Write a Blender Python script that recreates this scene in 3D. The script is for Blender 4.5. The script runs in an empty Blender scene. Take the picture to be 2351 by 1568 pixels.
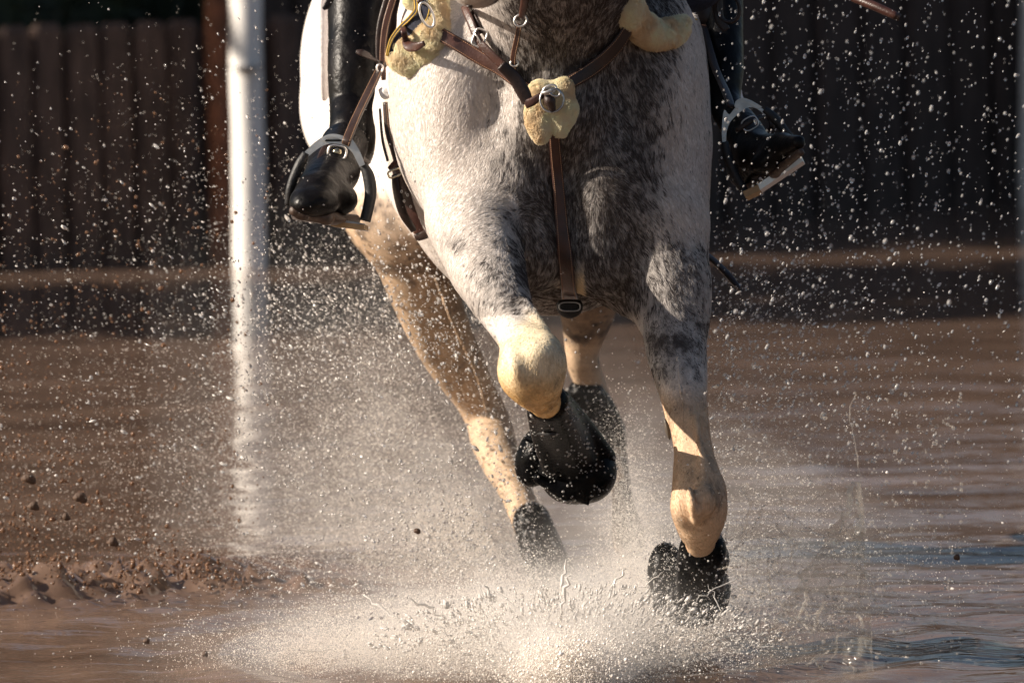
import bpy, math, random
import numpy as np
from mathutils import Vector, Matrix
from mathutils.bvhtree import BVHTree

random.seed(7); rng = np.random.default_rng(7)
scn = bpy.context.scene
COL = scn.collection

# ------------------------------------------------------------------ camera, sky, sun, exposure
K = 6.4e-5                      # tangent per unit of the 2351 x 1568 layout grid used below
PITCH = math.atan(1293 * K)
cam_data = bpy.data.cameras.new('camera')
cam = bpy.data.objects.new('camera', cam_data); COL.objects.link(cam)
CAM_LOC = Vector((0, 0, 1.8))
cam.rotation_mode = 'XYZ'
RM = Matrix.Rotation(math.pi / 2 - PITCH, 3, 'X') @ Matrix.Rotation(math.radians(-1.0), 3, 'Z')
cam.rotation_euler = RM.to_euler('XYZ'); cam.location = CAM_LOC
cam_data.sensor_width = 36; cam_data.lens = 18 / (1175.5 * K)
cam_data.clip_end = 600; cam_data.clip_start = 0.5
cam_data.dof.use_dof = True; cam_data.dof.focus_distance = 13.9; cam_data.dof.aperture_fstop = 5.0
scn.camera = cam
RMn = np.array(RM); CL = np.array(CAM_LOC)

SUN_EL, SUN_AZ = math.radians(28), math.radians(7)      # azimuth: degrees from pure left towards the camera
sun_dir = Vector((-math.cos(SUN_EL) * math.cos(SUN_AZ), -math.cos(SUN_EL) * math.sin(SUN_AZ), math.sin(SUN_EL)))
w = bpy.data.worlds.new('World'); scn.world = w; w.use_nodes = True
nt = w.node_tree; nt.nodes.clear()
out = nt.nodes.new('ShaderNodeOutputWorld'); bg = nt.nodes.new('ShaderNodeBackground'); sky = nt.nodes.new('ShaderNodeTexSky')
sky.sky_type = 'NISHITA'; sky.sun_disc = False; sky.sun_elevation = SUN_EL
sky.sun_rotation = math.atan2(sun_dir.x, sun_dir.y) % (2 * math.pi); sky.dust_density = 2.0
bg.inputs['Strength'].default_value = 0.05
nt.links.new(sky.outputs[0], bg.inputs[0]); nt.links.new(bg.outputs[0], out.inputs[0])
sl = bpy.data.lights.new('sun', 'SUN'); sl.energy = 5.0; sl.angle = math.radians(0.5); sl.color = (1.0, 0.885, 0.75)
so = bpy.data.objects.new('sun', sl); COL.objects.link(so); so.location = sun_dir * 30
so.rotation_euler = (-sun_dir).to_track_quat('-Z', 'Y').to_euler()
scn.view_settings.view_transform = 'Standard'; scn.view_settings.look = 'None'
scn.view_settings.exposure = 0.8; scn.view_settings.gamma = 1.0
scn.view_settings.use_curve_mapping = False
scn.render.engine = 'CYCLES'
cy = scn.cycles
cy.max_bounces = 6; cy.diffuse_bounces = 3; cy.glossy_bounces = 3; cy.transmission_bounces = 6
cy.transparent_max_bounces = 12; cy.volume_bounces = 2; cy.caustics_reflective = False; cy.caustics_refractive = False
cy.use_denoising = True; cy.denoiser = 'OPENIMAGEDENOISE'; cy.denoising_input_passes = 'RGB_ALBEDO_NORMAL'; cy.denoising_prefilter = 'ACCURATE'
try: cy.sample_clamp_indirect = 4.0
except Exception: pass

# ------------------------------------------------------------------ helpers
def cp(x, y, d):
    x = np.asarray(x, float); y = np.asarray(y, float); d = np.asarray(d, float)
    return np.stack([(x - 1175.5) * K * d, (784 - y) * K * d, -d + 0 * x], -1)
def to_world(v): return np.asarray(v, float) @ RMn.T + CL
def to_cam(v): return (np.asarray(v, float) - CL) @ RMn
def W(x, y, d): return to_world(cp(x, y, d))
def ground(x, y, z=0.0):
    r = RMn @ np.array([(x - 1175.5) * K, (784 - y) * K, -1.0])
    return CL + r * ((z - CL[2]) / r[2])

def props(o, label=None, cat=None, group=None, kind=None):
    if label: o['label'] = label
    if cat: o['category'] = cat
    if group: o['group'] = group
    if kind: o['kind'] = kind
    return o
def thing(name, loc, label, cat, group=None):
    o = bpy.data.objects.new(name, None); COL.objects.link(o); o.location = loc; o.empty_display_size = 0.05
    return props(o, label, cat, group)
def abs_loc(o):
    l = Vector((0, 0, 0))
    while o is not None: l = l + o.location; o = o.parent
    return np.array(l)
def mk(name, v, faces, mat, parent=None, smooth=True, world=False, colors=None, attrs=None):
    v = np.asarray(v, float)
    if not world: v = to_world(v)
    if parent is not None: v = v - abs_loc(parent)
    me = bpy.data.meshes.new(name)
    if isinstance(faces, np.ndarray):
        n, k = faces.shape
        me.vertices.add(len(v)); me.vertices.foreach_set('co', v.astype(np.float32).ravel())
        me.loops.add(n * k); me.loops.foreach_set('vertex_index', faces.astype(np.int32).ravel())
        me.polygons.add(n); me.polygons.foreach_set('loop_start', np.arange(0, n * k, k, dtype=np.int32))
        me.update(calc_edges=True)
    else:
        me.from_pydata([tuple(p) for p in v], [], faces); me.update()
    me.validate()
    if smooth: me.polygons.foreach_set('use_smooth', np.ones(len(me.polygons), bool))
    if colors is not None:
        a = me.attributes.new('coat', 'FLOAT_COLOR', 'POINT')
        a.data.foreach_set('color', np.concatenate([colors, np.ones((len(colors), 1))], 1).astype(np.float32).ravel())
    for an, av in (attrs or {}).items():
        a = me.attributes.new(an, 'FLOAT', 'POINT'); a.data.foreach_set('value', np.asarray(av, np.float32))
    if mat is not None: me.materials.append(mat)
    o = bpy.data.objects.new(name, me); COL.objects.link(o)
    if parent is not None: o.parent = parent
    return o

class MB:
    def __init__(s): s.v = []; s.f = []
    def add(s, v, f):
        n = len(s.v); s.v += [tuple(p) for p in v]; s.f += [tuple(i + n for i in q) for q in f]
    def build(s, name, mat, parent=None, **kw): return mk(name, s.v, s.f, mat, parent, **kw)

def box_wv(cx, cy_, cz, sx, sy, sz, ax=(1, 0, 0), bev=0.0):
    """bevelled upright box in world space, long axis sz, ax = width axis"""
    ax = np.array(ax, float); ay = np.cross([0, 0, 1], ax)
    hx, hy, hz = sx / 2, sy / 2, sz / 2; b = min(bev, hx * .9, hy * .9)
    ring = [(-hx + b, -hy), (hx - b, -hy), (hx, -hy + b), (hx, hy - b), (hx - b, hy), (-hx + b, hy), (-hx, hy - b), (-hx, -hy + b)]
    v = []
    for z in (-hz, hz - b, hz):
        sc = 1.0 if z < hz else (hx - b) / hx
        for (a, c) in ring: v.append(np.array([cx, cy_, cz]) + ax * a * sc + ay * c * sc + np.array([0, 0, z]))
    f = [tuple(range(7, -1, -1)), tuple(range(16, 24))]
    for k in range(2):
        for i in range(8):
            j = (i + 1) % 8; f.append((k * 8 + i, k * 8 + j, k * 8 + 8 + j, k * 8 + 8 + i))
    return v, f

def catmull(P, n):
    P = np.asarray(P, float)
    if len(P) == 2: t = np.linspace(0, 1, n)[:, None]; return P[0] * (1 - t) + P[1] * t
    Q = np.vstack([2 * P[0] - P[1], P, 2 * P[-1] - P[-2]])
    res = []
    for u in np.linspace(0, len(P) - 1 - 1e-9, n):
        i = int(u); t = u - i; a, b, c, d = Q[i:i + 4]
        res.append(.5 * (2 * b + (c - a) * t + (2 * a - 5 * b + 4 * c - d) * t * t + (3 * b - a - 3 * c + d) * t ** 3))
    return np.array(res)
def frames(P):
    T = np.gradient(P, axis=0); T /= np.linalg.norm(T, axis=1)[:, None] + 1e-12
    return T
def tube_vf(P, R, seg=10, ref=(0.1, 0.2, 1), closed=False, sq=1.0):
    """P in camera metres, R radii in metres; sq flattens along ref"""
    P = np.asarray(P, float); n = len(P); R = np.broadcast_to(np.asarray(R, float), (n,))
    if closed:
        T = np.roll(P, -1, 0) - np.roll(P, 1, 0); T /= np.linalg.norm(T, axis=1)[:, None]
    else: T = frames(P)
    ref = np.array(ref, float); S = np.cross(T, ref); S /= np.linalg.norm(S, axis=1)[:, None] + 1e-12
    N = np.cross(S, T)
    a = np.linspace(0, 2 * np.pi, seg, endpoint=False)
    v = P[:, None] + R[:, None, None] * (np.cos(a)[None, :, None] * S[:, None] + sq * np.sin(a)[None, :, None] * N[:, None])
    f = []
    m = n if closed else n - 1
    for i in range(m):
        i2 = (i + 1) % n
        for j in range(seg):
            k = (j + 1) % seg; f.append((i * seg + j, i2 * seg + j, i2 * seg + k, i * seg + k))
    if not closed: f += [tuple(range(seg)), tuple((n - 1) * seg + j for j in range(seg - 1, -1, -1))]
    return v.reshape(-1, 3), f
def tube(name, pts, r, mat, parent=None, n=24, seg=10, sq=1.0, ref=(0.1, 0.2, 1), attrs=None):
    """pts = (x, y, depth, radius in layout units)"""
    a = np.array([list(p) + ([r] if len(p) == 3 else []) for p in pts], float)
    b = catmull(a, n); P = cp(b[:, 0], b[:, 1], b[:, 2]); v, f = tube_vf(P, b[:, 3] * K * b[:, 2], seg, ref, sq=sq)
    return mk(name, v, f, mat, parent)
def strap_vf(P, Wd, th, N):
    """flat strap: P centre line (camera m), Wd widths (m), N normals"""
    P = np.asarray(P); T = frames(P); S = np.cross(T, N); S /= np.linalg.norm(S, axis=1)[:, None] + 1e-12
    N = np.cross(S, T); N = N * np.sign(np.sum(N * np.array([0, 0, 1]), 1) + 1e-9)[:, None] if False else N
    prof = [(-.5, .15), (-.42, .5), (-.2, .62), (.2, .62), (.42, .5), (.5, .15), (.46, -.5), (-.46, -.5)]
    k = len(prof); v = []
    for i in range(len(P)):
        for (a, b) in prof: v.append(P[i] + S[i] * a * Wd[i] + N[i] * b * th)
    f = []
    for i in range(len(P) - 1):
        for j in range(k):
            l = (j + 1) % k; f.append((i * k + j, i * k + l, (i + 1) * k + l, (i + 1) * k + j))
    f += [tuple(range(k - 1, -1, -1)), tuple((len(P) - 1) * k + j for j in range(k))]
    return np.array(v), f
def strap(name, pts, mat, parent=None, n=30, th=.004, nrm=(0, 0, 1), stitch=None):
    """pts = (x, y, depth, width)"""
    b = catmull(np.array(pts, float), n); P = cp(b[:, 0], b[:, 1], b[:, 2]); Wd = b[:, 3] * K * b[:, 2]
    N = np.tile(np.array(nrm, float), (n, 1)); N /= np.linalg.norm(N[0])
    v, f = strap_vf(P, Wd, th, N); o = mk(name, v, f, mat, parent)
    if stitch is not None: stitches(P, Wd, th, N, stitch, o)
    return o
def stitches(P, Wd, th, N, mat, parent):
    T = frames(P); S = np.cross(T, N); S /= np.linalg.norm(S, axis=1)[:, None]
    mb = MB(); L = np.concatenate([[0], np.cumsum(np.linalg.norm(np.diff(P, axis=0), axis=1))])
    m = int(L[-1] / .0045)
    for sd in (-.38, .38):
        E_ = P + S * (Wd * sd)[:, None] + np.cross(S, T) * th * .56
        for q in range(m):
            u = [L[-1] * (q + .1) / m, L[-1] * (q + .75) / m]
            pp = np.stack([[np.interp(t, L, E_[:, c]) for c in range(3)] for t in u])
            v, f = tube_vf(pp, .0006, 4); mb.add(v, f)
    mb.build('stitching', mat, parent)['kind'] = 'stuff'
def ring(name, x, y, d, rx, ry, r, mat, parent=None, rot=0, tilt=0, yaw=0, n=36, seg=8, power=2.0):
    t = np.linspace(0, 2 * np.pi, n, endpoint=False)
    ex = np.sign(np.cos(t)) * np.abs(np.cos(t)) ** (2 / power) * rx; ey = np.sign(np.sin(t)) * np.abs(np.sin(t)) ** (2 / power) * ry
    s = K * d
    X = ex * math.cos(yaw); Z = ex * math.sin(yaw) + ey * math.sin(tilt); Y = ey * math.cos(tilt)
    c, si = math.cos(rot), math.sin(rot)
    P = cp(x, y, d) + np.stack([(X * c - Y * si) * s, (X * si + Y * c) * s, Z * s], -1)
    v, f = tube_vf(P, r * s, seg, closed=True); return mk(name, v, f, mat, parent)
def plate(name, outer, inner, d, th, mat, parent, dd=0.0):
    """flat curved bar between two matching outlines, thickness th; dd = depth change along x (m per unit)"""
    o = catmull(np.array(outer, float), 28); i = catmull(np.array(inner, float), 28); n = 28
    x0 = outer[0][0]
    def q(a, off): return cp(a[:, 0], a[:, 1], d + (a[:, 0] - x0) * dd) + np.array([0, 0, off])
    v = np.concatenate([q(o, th / 2), q(i, th / 2), q(i, -th / 2), q(o, -th / 2)])
    f = []
    for k in range(n - 1):
        for a, b in ((0, 1), (1, 2), (2, 3), (3, 0)): f.append((a * n + k, b * n + k, b * n + k + 1, a * n + k + 1))
    f += [(0, 3 * n, 2 * n, n), (n - 1, 2 * n - 1, 3 * n - 1, 4 * n - 1)]
    return mk(name, v, f, mat, parent, smooth=False)

# value noise
_T = rng.random((32, 32, 32)).astype(np.float32)
def vnoise(p, s=1.0, off=0.0):
    q = np.asarray(p, float) * s + off; i = np.floor(q).astype(int); f = q - i; f = f * f * (3 - 2 * f); r = 0
    for dx in (0, 1):
        for dy in (0, 1):
            for dz in (0, 1):
                wgt = (f[..., 0] if dx else 1 - f[..., 0]) * (f[..., 1] if dy else 1 - f[..., 1]) * (f[..., 2] if dz else 1 - f[..., 2])
                r = r + wgt * _T[(i[..., 0] + dx) % 32, (i[..., 1] + dy) % 32, (i[..., 2] + dz) % 32]
    return r
def fbm(p, s, o=3, off=0.0): return sum(vnoise(p, s * 2 ** k, off + 7.3 * k) * .5 ** k for k in range(o)) / sum(.5 ** k for k in range(o))

# ------------------------------------------------------------------ signed-distance modelling (smooth body surfaces)
def Cc(x1, y1, d1, r1, x2, y2, d2, r2, k=.03, sub=False):
    return ('c', cp(x1, y1, d1), cp(x2, y2, d2), r1 * K * d1, r2 * K * d2, k, sub)
def Ee(x, y, d, rx, ry, rz, rot=0, yaw=0, k=.03, sub=False, tilt=0):
    s = K * d
    M = np.array(Matrix.Rotation(math.radians(rot), 3, 'Z') @ Matrix.Rotation(math.radians(yaw), 3, 'Y') @ Matrix.Rotation(math.radians(tilt), 3, 'X'))
    return ('e', cp(x, y, d), np.array([rx * s, ry * s, rz * s]), M, k, sub)
def Pl(pts, k=.02, n=0):
    b = catmull(np.array(pts, float), n or 4 * len(pts)); return ('p', cp(b[:, 0], b[:, 1], b[:, 2]), b[:, 3] * K * b[:, 2], k, False)
def sdf_mesh(prims, h, pad=.03):
    lo = np.full(3, 1e9); hi = -lo
    for p in prims:
        if p[-1]: continue
        if p[0] == 'c': m = np.minimum(p[1] - p[3], p[2] - p[4]); M = np.maximum(p[1] + p[3], p[2] + p[4])
        elif p[0] == 'p': m = (p[1] - p[2][:, None]).min(0); M = (p[1] + p[2][:, None]).max(0)
        else: m = p[1] - p[2].max(); M = p[1] + p[2].max()
        lo = np.minimum(lo, m); hi = np.maximum(hi, M)
    lo -= pad; hi += pad
    n = np.ceil((hi - lo) / h).astype(int) + 1
    D = np.full(n, .15, np.float32)
    for p in prims:
        if p[0] == 'c': m = np.minimum(p[1] - p[3], p[2] - p[4]); M = np.maximum(p[1] + p[3], p[2] + p[4]); kb = p[5]
        elif p[0] == 'p': m = (p[1] - p[2][:, None]).min(0); M = (p[1] + p[2][:, None]).max(0); kb = p[3]
        else:
            ext = np.sqrt(((p[3] * p[2][None, :]) ** 2).sum(1)); m = p[1] - ext; M = p[1] + ext; kb = p[4]
        e = kb + 3 * h
        a = np.clip(((m - e - lo) / h).astype(int), 0, n - 1); b = np.clip(((M + e - lo) / h).astype(int) + 2, 1, n)
        ax = [((lo[i] + h * np.arange(a[i], b[i])).astype(np.float32)) for i in range(3)]
        X, Y, Z = np.meshgrid(*ax, indexing='ij', sparse=True)
        if p[0] == 'c':
            A, B = p[1], p[2]; u = B - A; L2 = max((u * u).sum(), 1e-9)
            t = np.clip(((X - A[0]) * u[0] + (Y - A[1]) * u[1] + (Z - A[2]) * u[2]) / L2, 0, 1)
            d = np.sqrt((X - A[0] - t * u[0]) ** 2 + (Y - A[1] - t * u[1]) ** 2 + (Z - A[2] - t * u[2]) ** 2) - (p[3] + (p[4] - p[3]) * t)
        elif p[0] == 'p':
            d = np.full(np.broadcast_shapes(X.shape, Y.shape, Z.shape), 9., np.float32)
            for i in range(len(p[1]) - 1):
                A, B = p[1][i], p[1][i + 1]; u = B - A; L2 = max((u * u).sum(), 1e-9)
                t = np.clip(((X - A[0]) * u[0] + (Y - A[1]) * u[1] + (Z - A[2]) * u[2]) / L2, 0, 1)
                d = np.minimum(d, np.sqrt((X - A[0] - t * u[0]) ** 2 + (Y - A[1] - t * u[1]) ** 2 + (Z - A[2] - t * u[2]) ** 2) - (p[2][i] + (p[2][i + 1] - p[2][i]) * t))
        else:
            c, r, Mx = p[1], p[2], p[3]
            q = [(X - c[0]) * Mx[0, i] + (Y - c[1]) * Mx[1, i] + (Z - c[2]) * Mx[2, i] for i in range(3)]
            k0 = np.sqrt(sum((q[i] / r[i]) ** 2 for i in range(3))); k1 = np.sqrt(sum((q[i] / r[i] ** 2) ** 2 for i in range(3))) + 1e-9
            d = k0 * (k0 - 1) / k1
        d = d.astype(np.float32)
        sl_ = tuple(slice(a[i], b[i]) for i in range(3)); g = D[sl_]
        if p[-1]:
            d = -d; hh = np.maximum(kb - np.abs(g - d), 0) / kb; D[sl_] = np.maximum(g, d) + hh * hh * kb * .25
        else:
            hh = np.maximum(kb - np.abs(g - d), 0) / kb; D[sl_] = np.minimum(g, d) - hh * hh * kb * .25
    return surface_nets(D, lo, h)
def surface_nets(D, lo, h):
    S = D < 0; n = D.shape
    cs = np.zeros(tuple(k - 1 for k in n), np.int8)
    for dx in (0, 1):
        for dy in (0, 1):
            for dz in (0, 1): cs += S[dx:n[0] - 1 + dx, dy:n[1] - 1 + dy, dz:n[2] - 1 + dz]
    act = (cs > 0) & (cs < 8); idx = -np.ones(act.shape, np.int64); I = np.argwhere(act); idx[act] = np.arange(len(I))
    acc = np.zeros((len(I), 3)); cnt = np.zeros(len(I))
    cor = [(x, y, z) for x in (0, 1) for y in (0, 1) for z in (0, 1)]
    for a in cor:
        for ax in range(3):
            if a[ax]: continue
            b = list(a); b[ax] = 1
            va = D[I[:, 0] + a[0], I[:, 1] + a[1], I[:, 2] + a[2]]; vb = D[I[:, 0] + b[0], I[:, 1] + b[1], I[:, 2] + b[2]]
            m = (va < 0) != (vb < 0); t = np.where(m, va / np.where(m, va - vb, 1), 0)
            pt = np.tile(np.array(a, float), (len(I), 1)); pt[:, ax] = t
            acc[m] += pt[m]; cnt[m] += 1
    V = lo + h * (I + acc / cnt[:, None])
    F = []
    for ax in range(3):
        u, v_ = (ax + 1) % 3, (ax + 2) % 3
        s0 = [slice(None)] * 3; s1 = [slice(None)] * 3; s0[ax] = slice(0, -1); s1[ax] = slice(1, None)
        E_ = np.argwhere(S[tuple(s0)] != S[tuple(s1)])
        E_ = E_[(E_[:, u] > 0) & (E_[:, v_] > 0) & (E_[:, u] < n[u] - 1) & (E_[:, v_] < n[v_] - 1)]
        ins = S[E_[:, 0], E_[:, 1], E_[:, 2]]
        def c_(du, dv):
            q = E_.copy(); q[:, u] -= du; q[:, v_] -= dv; return idx[q[:, 0], q[:, 1], q[:, 2]]
        Q = np.stack([c_(1, 1), c_(0, 1), c_(0, 0), c_(1, 0)], 1); Q[~ins] = Q[~ins][:, ::-1]; F.append(Q)
    return V, np.concatenate(F)
def relax(V, F, it=2, lam=.5):
    n = len(V); e = np.concatenate([F[:, [0, 1]], F[:, [1, 2]], F[:, [2, 3]], F[:, [3, 0]]])
    for _ in range(it):
        A = np.zeros_like(V); c = np.bincount(e.ravel(), minlength=n)
        for k in range(3):
            A[:, k] = np.bincount(e[:, 0], V[e[:, 1], k], n) + np.bincount(e[:, 1], V[e[:, 0], k], n)
        V = V + lam * (A / np.maximum(c, 1)[:, None] - V)
    return V

# ------------------------------------------------------------------ materials
def mat(name, color=(.5, .5, .5), rough=.6, metal=0, spec=.5, **kw):
    m = bpy.data.materials.new(name); m.use_nodes = True; b = m.node_tree.nodes['Principled BSDF']
    b.inputs['Base Color'].default_value = (*color, 1); b.inputs['Roughness'].default_value = rough
    b.inputs['Metallic'].default_value = metal; b.inputs['Specular IOR Level'].default_value = spec
    for k, v in kw.items(): b.inputs[k.replace('_', ' ')].default_value = v
    return m
def N(m, t, **kw):
    n = m.node_tree.nodes.new(t)
    for k, v in kw.items():
        if hasattr(n, k) and not k[0].isupper(): setattr(n, k, v)
        else: n.inputs[k.replace('_', ' ')].default_value = v
    return n
def L(m, a, b): m.node_tree.links.new(a, b)
def noise_mat(name, c1, c2, scale=20, rough=.6, metal=0, bump=.0, stretch=(1, 1, 1), detail=4, spec=.5, rvar=0.0, bscale=None, p=(.35, .65), coat=0):
    m = mat(name, c1, rough, metal, spec); b = m.node_tree.nodes['Principled BSDF']
    tc = N(m, 'ShaderNodeTexCoord'); mp = N(m, 'ShaderNodeMapping'); mp.inputs['Scale'].default_value = stretch
    L(m, tc.outputs['Object'], mp.inputs[0])
    nz = N(m, 'ShaderNodeTexNoise', Scale=scale, Detail=detail); L(m, mp.outputs[0], nz.inputs['Vector'])
    cr = N(m, 'ShaderNodeValToRGB'); cr.color_ramp.elements[0].position = p[0]; cr.color_ramp.elements[1].position = p[1]
    cr.color_ramp.elements[0].color = (*c1, 1); cr.color_ramp.elements[1].color = (*c2, 1)
    L(m, nz.outputs[0], cr.inputs[0]); L(m, cr.outputs[0], b.inputs['Base Color'])
    if rvar:
        mr = N(m, 'ShaderNodeMapRange'); mr.inputs[3].default_value = rough - rvar; mr.inputs[4].default_value = rough + rvar
        L(m, nz.outputs[0], mr.inputs[0]); L(m, mr.outputs[0], b.inputs['Roughness'])
    if coat: b.inputs['Coat Weight'].default_value = coat; b.inputs['Coat Roughness'].default_value = .15
    if bump:
        n2 = N(m, 'ShaderNodeTexNoise', Scale=bscale or scale * 3, Detail=5); L(m, mp.outputs[0], n2.inputs['Vector'])
        bp = N(m, 'ShaderNodeBump', Strength=bump, Distance=.01); L(m, n2.outputs[0], bp.inputs['Height']); L(m, bp.outputs[0], b.inputs['Normal'])
    return m

M_board = noise_mat('weathered_board', (.070, .042, .031), (.15, .092, .068), 6, .75, bump=.5, stretch=(6, 6, 1), bscale=30)
M_board2 = noise_mat('dark_board', (.036, .024, .020), (.075, .050, .042), 6, .8, bump=.5, stretch=(6, 6, 1), bscale=30)
M_backing = mat('shadow_backing', (.012, .009, .008), .9)
M_rust = noise_mat('rusty_post', (.12, .045, .02), (.28, .10, .045), 12, .7, bump=.5, stretch=(3, 3, 1))
M_white = noise_mat('white_paint', (.80, .77, .73), (.87, .84, .80), 9, .6, bump=.15, rvar=.1)
M_whitedirty = M_white
M_hedge = noise_mat('hedge_leaf', (.012, .018, .008), (.03, .04, .015), 8, .7)
M_leather = noise_mat('brown_leather', (.030, .011, .008), (.066, .025, .017), 30, .38, bump=.15, bscale=260, rvar=.08)
M_leatherd = noise_mat('dark_leather', (.018, .009, .007), (.038, .02, .015), 30, .4, bump=.15, bscale=260, rvar=.08)
M_blackboot = noise_mat('black_boot_leather', (.002, .002, .0025), (.007, .0055, .0055), 16, .36, bump=.3, bscale=45, rvar=.1, spec=.16)
M_rubber = noise_mat('black_rubber', (.010, .010, .011), (.018, .017, .018), 40, .55, bump=.2)
M_wetblack = noise_mat('wet_black_neoprene', (.0015, .0015, .0018), (.004, .004, .0045), 30, .25, bump=.15, bscale=160, rvar=.05, spec=.05)
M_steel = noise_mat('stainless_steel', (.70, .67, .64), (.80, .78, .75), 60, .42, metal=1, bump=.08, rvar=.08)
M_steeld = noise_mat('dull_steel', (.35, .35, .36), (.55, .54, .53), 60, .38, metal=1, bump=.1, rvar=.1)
M_brass = noise_mat('brass_buckle', (.60, .50, .33), (.70, .60, .42), 60, .25, metal=1)
M_rubtan = noise_mat('tan_tread_rubber', (.30, .20, .10), (.40, .27, .14), 30, .6, bump=.3)
M_thread = mat('tan_thread', (.42, .24, .14), .8)
M_navy = noise_mat('navy_webbing', (.010, .012, .026), (.022, .026, .05), 120, .8, bump=.3)
M_yellow = noise_mat('yellow_braid', (.50, .31, .04), (.68, .45, .08), 200, .7, bump=.4)
M_padwhite = noise_mat('white_cotton', (.72, .68, .68), (.8, .77, .76), 60, .85, bump=.3)
M_sole = noise_mat('brown_boot_sole', (.035, .020, .014), (.075, .045, .03), 40, .5, bump=.2)
M_horn = noise_mat('hoof_horn', (.05, .04, .03), (.10, .08, .06), 30, .5)
M_dirt = noise_mat('mud_clod', (.05, .026, .014), (.09, .05, .03), 40, .7, bump=.4)

def coat_mat(name, rough=.75):
    m = mat(name, (.5, .5, .5), rough, 0, .25); b = m.node_tree.nodes['Principled BSDF']
    at = N(m, 'ShaderNodeAttribute'); at.attribute_name = 'coat'
    tc = N(m, 'ShaderNodeTexCoord'); mp = N(m, 'ShaderNodeMapping'); mp.inputs['Scale'].default_value = (1.0, 1.0, .22)
    L(m, tc.outputs['Object'], mp.inputs[0])
    nz = N(m, 'ShaderNodeTexNoise', Scale=300, Detail=3); L(m, mp.outputs[0], nz.inputs['Vector'])
    mr = N(m, 'ShaderNodeMapRange'); mr.inputs[3].default_value = .5; mr.inputs[4].default_value = 1.45; L(m, nz.outputs[0], mr.inputs[0])
    mx = N(m, 'ShaderNodeVectorMath', operation='SCALE'); L(m, at.outputs['Color'], mx.inputs[0]); L(m, mr.outputs[0], mx.inputs['Scale'])
    L(m, mx.outputs[0], b.inputs['Base Color'])
    bp = N(m, 'ShaderNodeBump', Strength=.4, Distance=.002); L(m, nz.outputs[0], bp.inputs['Height']); L(m, bp.outputs[0], b.inputs['Normal'])
    return m
M_coat = coat_mat('dapple_grey_coat', .6)
def hair_mat(name, rough=.5, spec=.3):
    m = mat(name, (.5, .5, .5), rough, 0, spec); b = m.node_tree.nodes['Principled BSDF']
    at = N(m, 'ShaderNodeAttribute'); at.attribute_name = 'coat'; L(m, at.outputs['Color'], b.inputs['Base Color'])
    tr = N(m, 'ShaderNodeBsdfTranslucent'); L(m, at.outputs['Color'], tr.inputs[0]); mx = N(m, 'ShaderNodeMixShader'); mx.inputs[0].default_value = .35
    L(m, b.outputs[0], mx.inputs[1]); L(m, tr.outputs[0], mx.inputs[2]); L(m, mx.outputs[0], m.node_tree.nodes['Material Output'].inputs[0]); return m
M_hair = hair_mat('coat_hair', .45, .35); M_wool = hair_mat('sheepskin_wool', .9, .1)
M_skin_under = noise_mat('sheepskin_hide', (.90, .76, .50), (.98, .89, .68), 14, .9, bump=.2, bscale=110)

def add_hair(name, V, F, n, mtl, parent, length, radius, dirfn, colfn, mask=None, seg=4, lift=.35, seed=1):
    """short hairs rooted on a quad mesh; dirfn(points, normals) -> flow direction"""
    r = np.random.default_rng(seed)
    a, b, c, d = V[F[:, 0]], V[F[:, 1]], V[F[:, 2]], V[F[:, 3]]
    nr = np.cross(c - a, d - b); ar = np.linalg.norm(nr, axis=1) / 2; nr = nr / (2 * ar[:, None] + 1e-12)
    w_ = ar.copy(); cen = (a + b + c + d) / 4
    if mask is not None: w_ = w_ * mask(cen, nr)
    fi = r.choice(len(F), n, p=w_ / w_.sum()); u, v = r.random((2, n, 1))
    P = (a[fi] * (1 - u) + b[fi] * u) * (1 - v) + (d[fi] * (1 - u) + c[fi] * u) * v; Nn = nr[fi]
    Dv = dirfn(P, Nn); Dv = Dv - Nn * np.sum(Dv * Nn, 1)[:, None]; Dv /= np.linalg.norm(Dv, axis=1)[:, None] + 1e-9
    ln = (length(P) if callable(length) else np.full(n, length)) * (.7 + .6 * r.random(n))
    lf = lift * (.6 + .8 * r.random(n))
    t = np.linspace(0, 1, seg)
    pts = P[:, None] + ln[:, None, None] * (Dv[:, None] * (t ** 1.0)[None, :, None] + Nn[:, None] * (lf[:, None] * np.sin(t * 2.2)[None])[..., None]) 
    hc = bpy.data.hair_curves.new(name); hc.add_curves([seg] * n)
    wp = to_world(pts.reshape(-1, 3)) - (abs_loc(parent) if parent is not None else 0)
    hc.position_data.foreach_set('vector', wp.astype(np.float32).ravel())
    ra = hc.attributes.new('radius', 'FLOAT', 'POINT')
    ra.data.foreach_set('value', np.tile(radius * (1 - .75 * t), n).astype(np.float32))
    ca = hc.attributes.new('coat', 'FLOAT_COLOR', 'CURVE'); cc = colfn(P, r)
    ca.data.foreach_set('color', np.concatenate([cc, np.ones((n, 1))], 1).astype(np.float32).ravel())
    hc.materials.append(mtl)
    o = bpy.data.objects.new(name, hc); COL.objects.link(o); o.parent = parent; o['kind'] = 'stuff'
    return o

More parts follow.
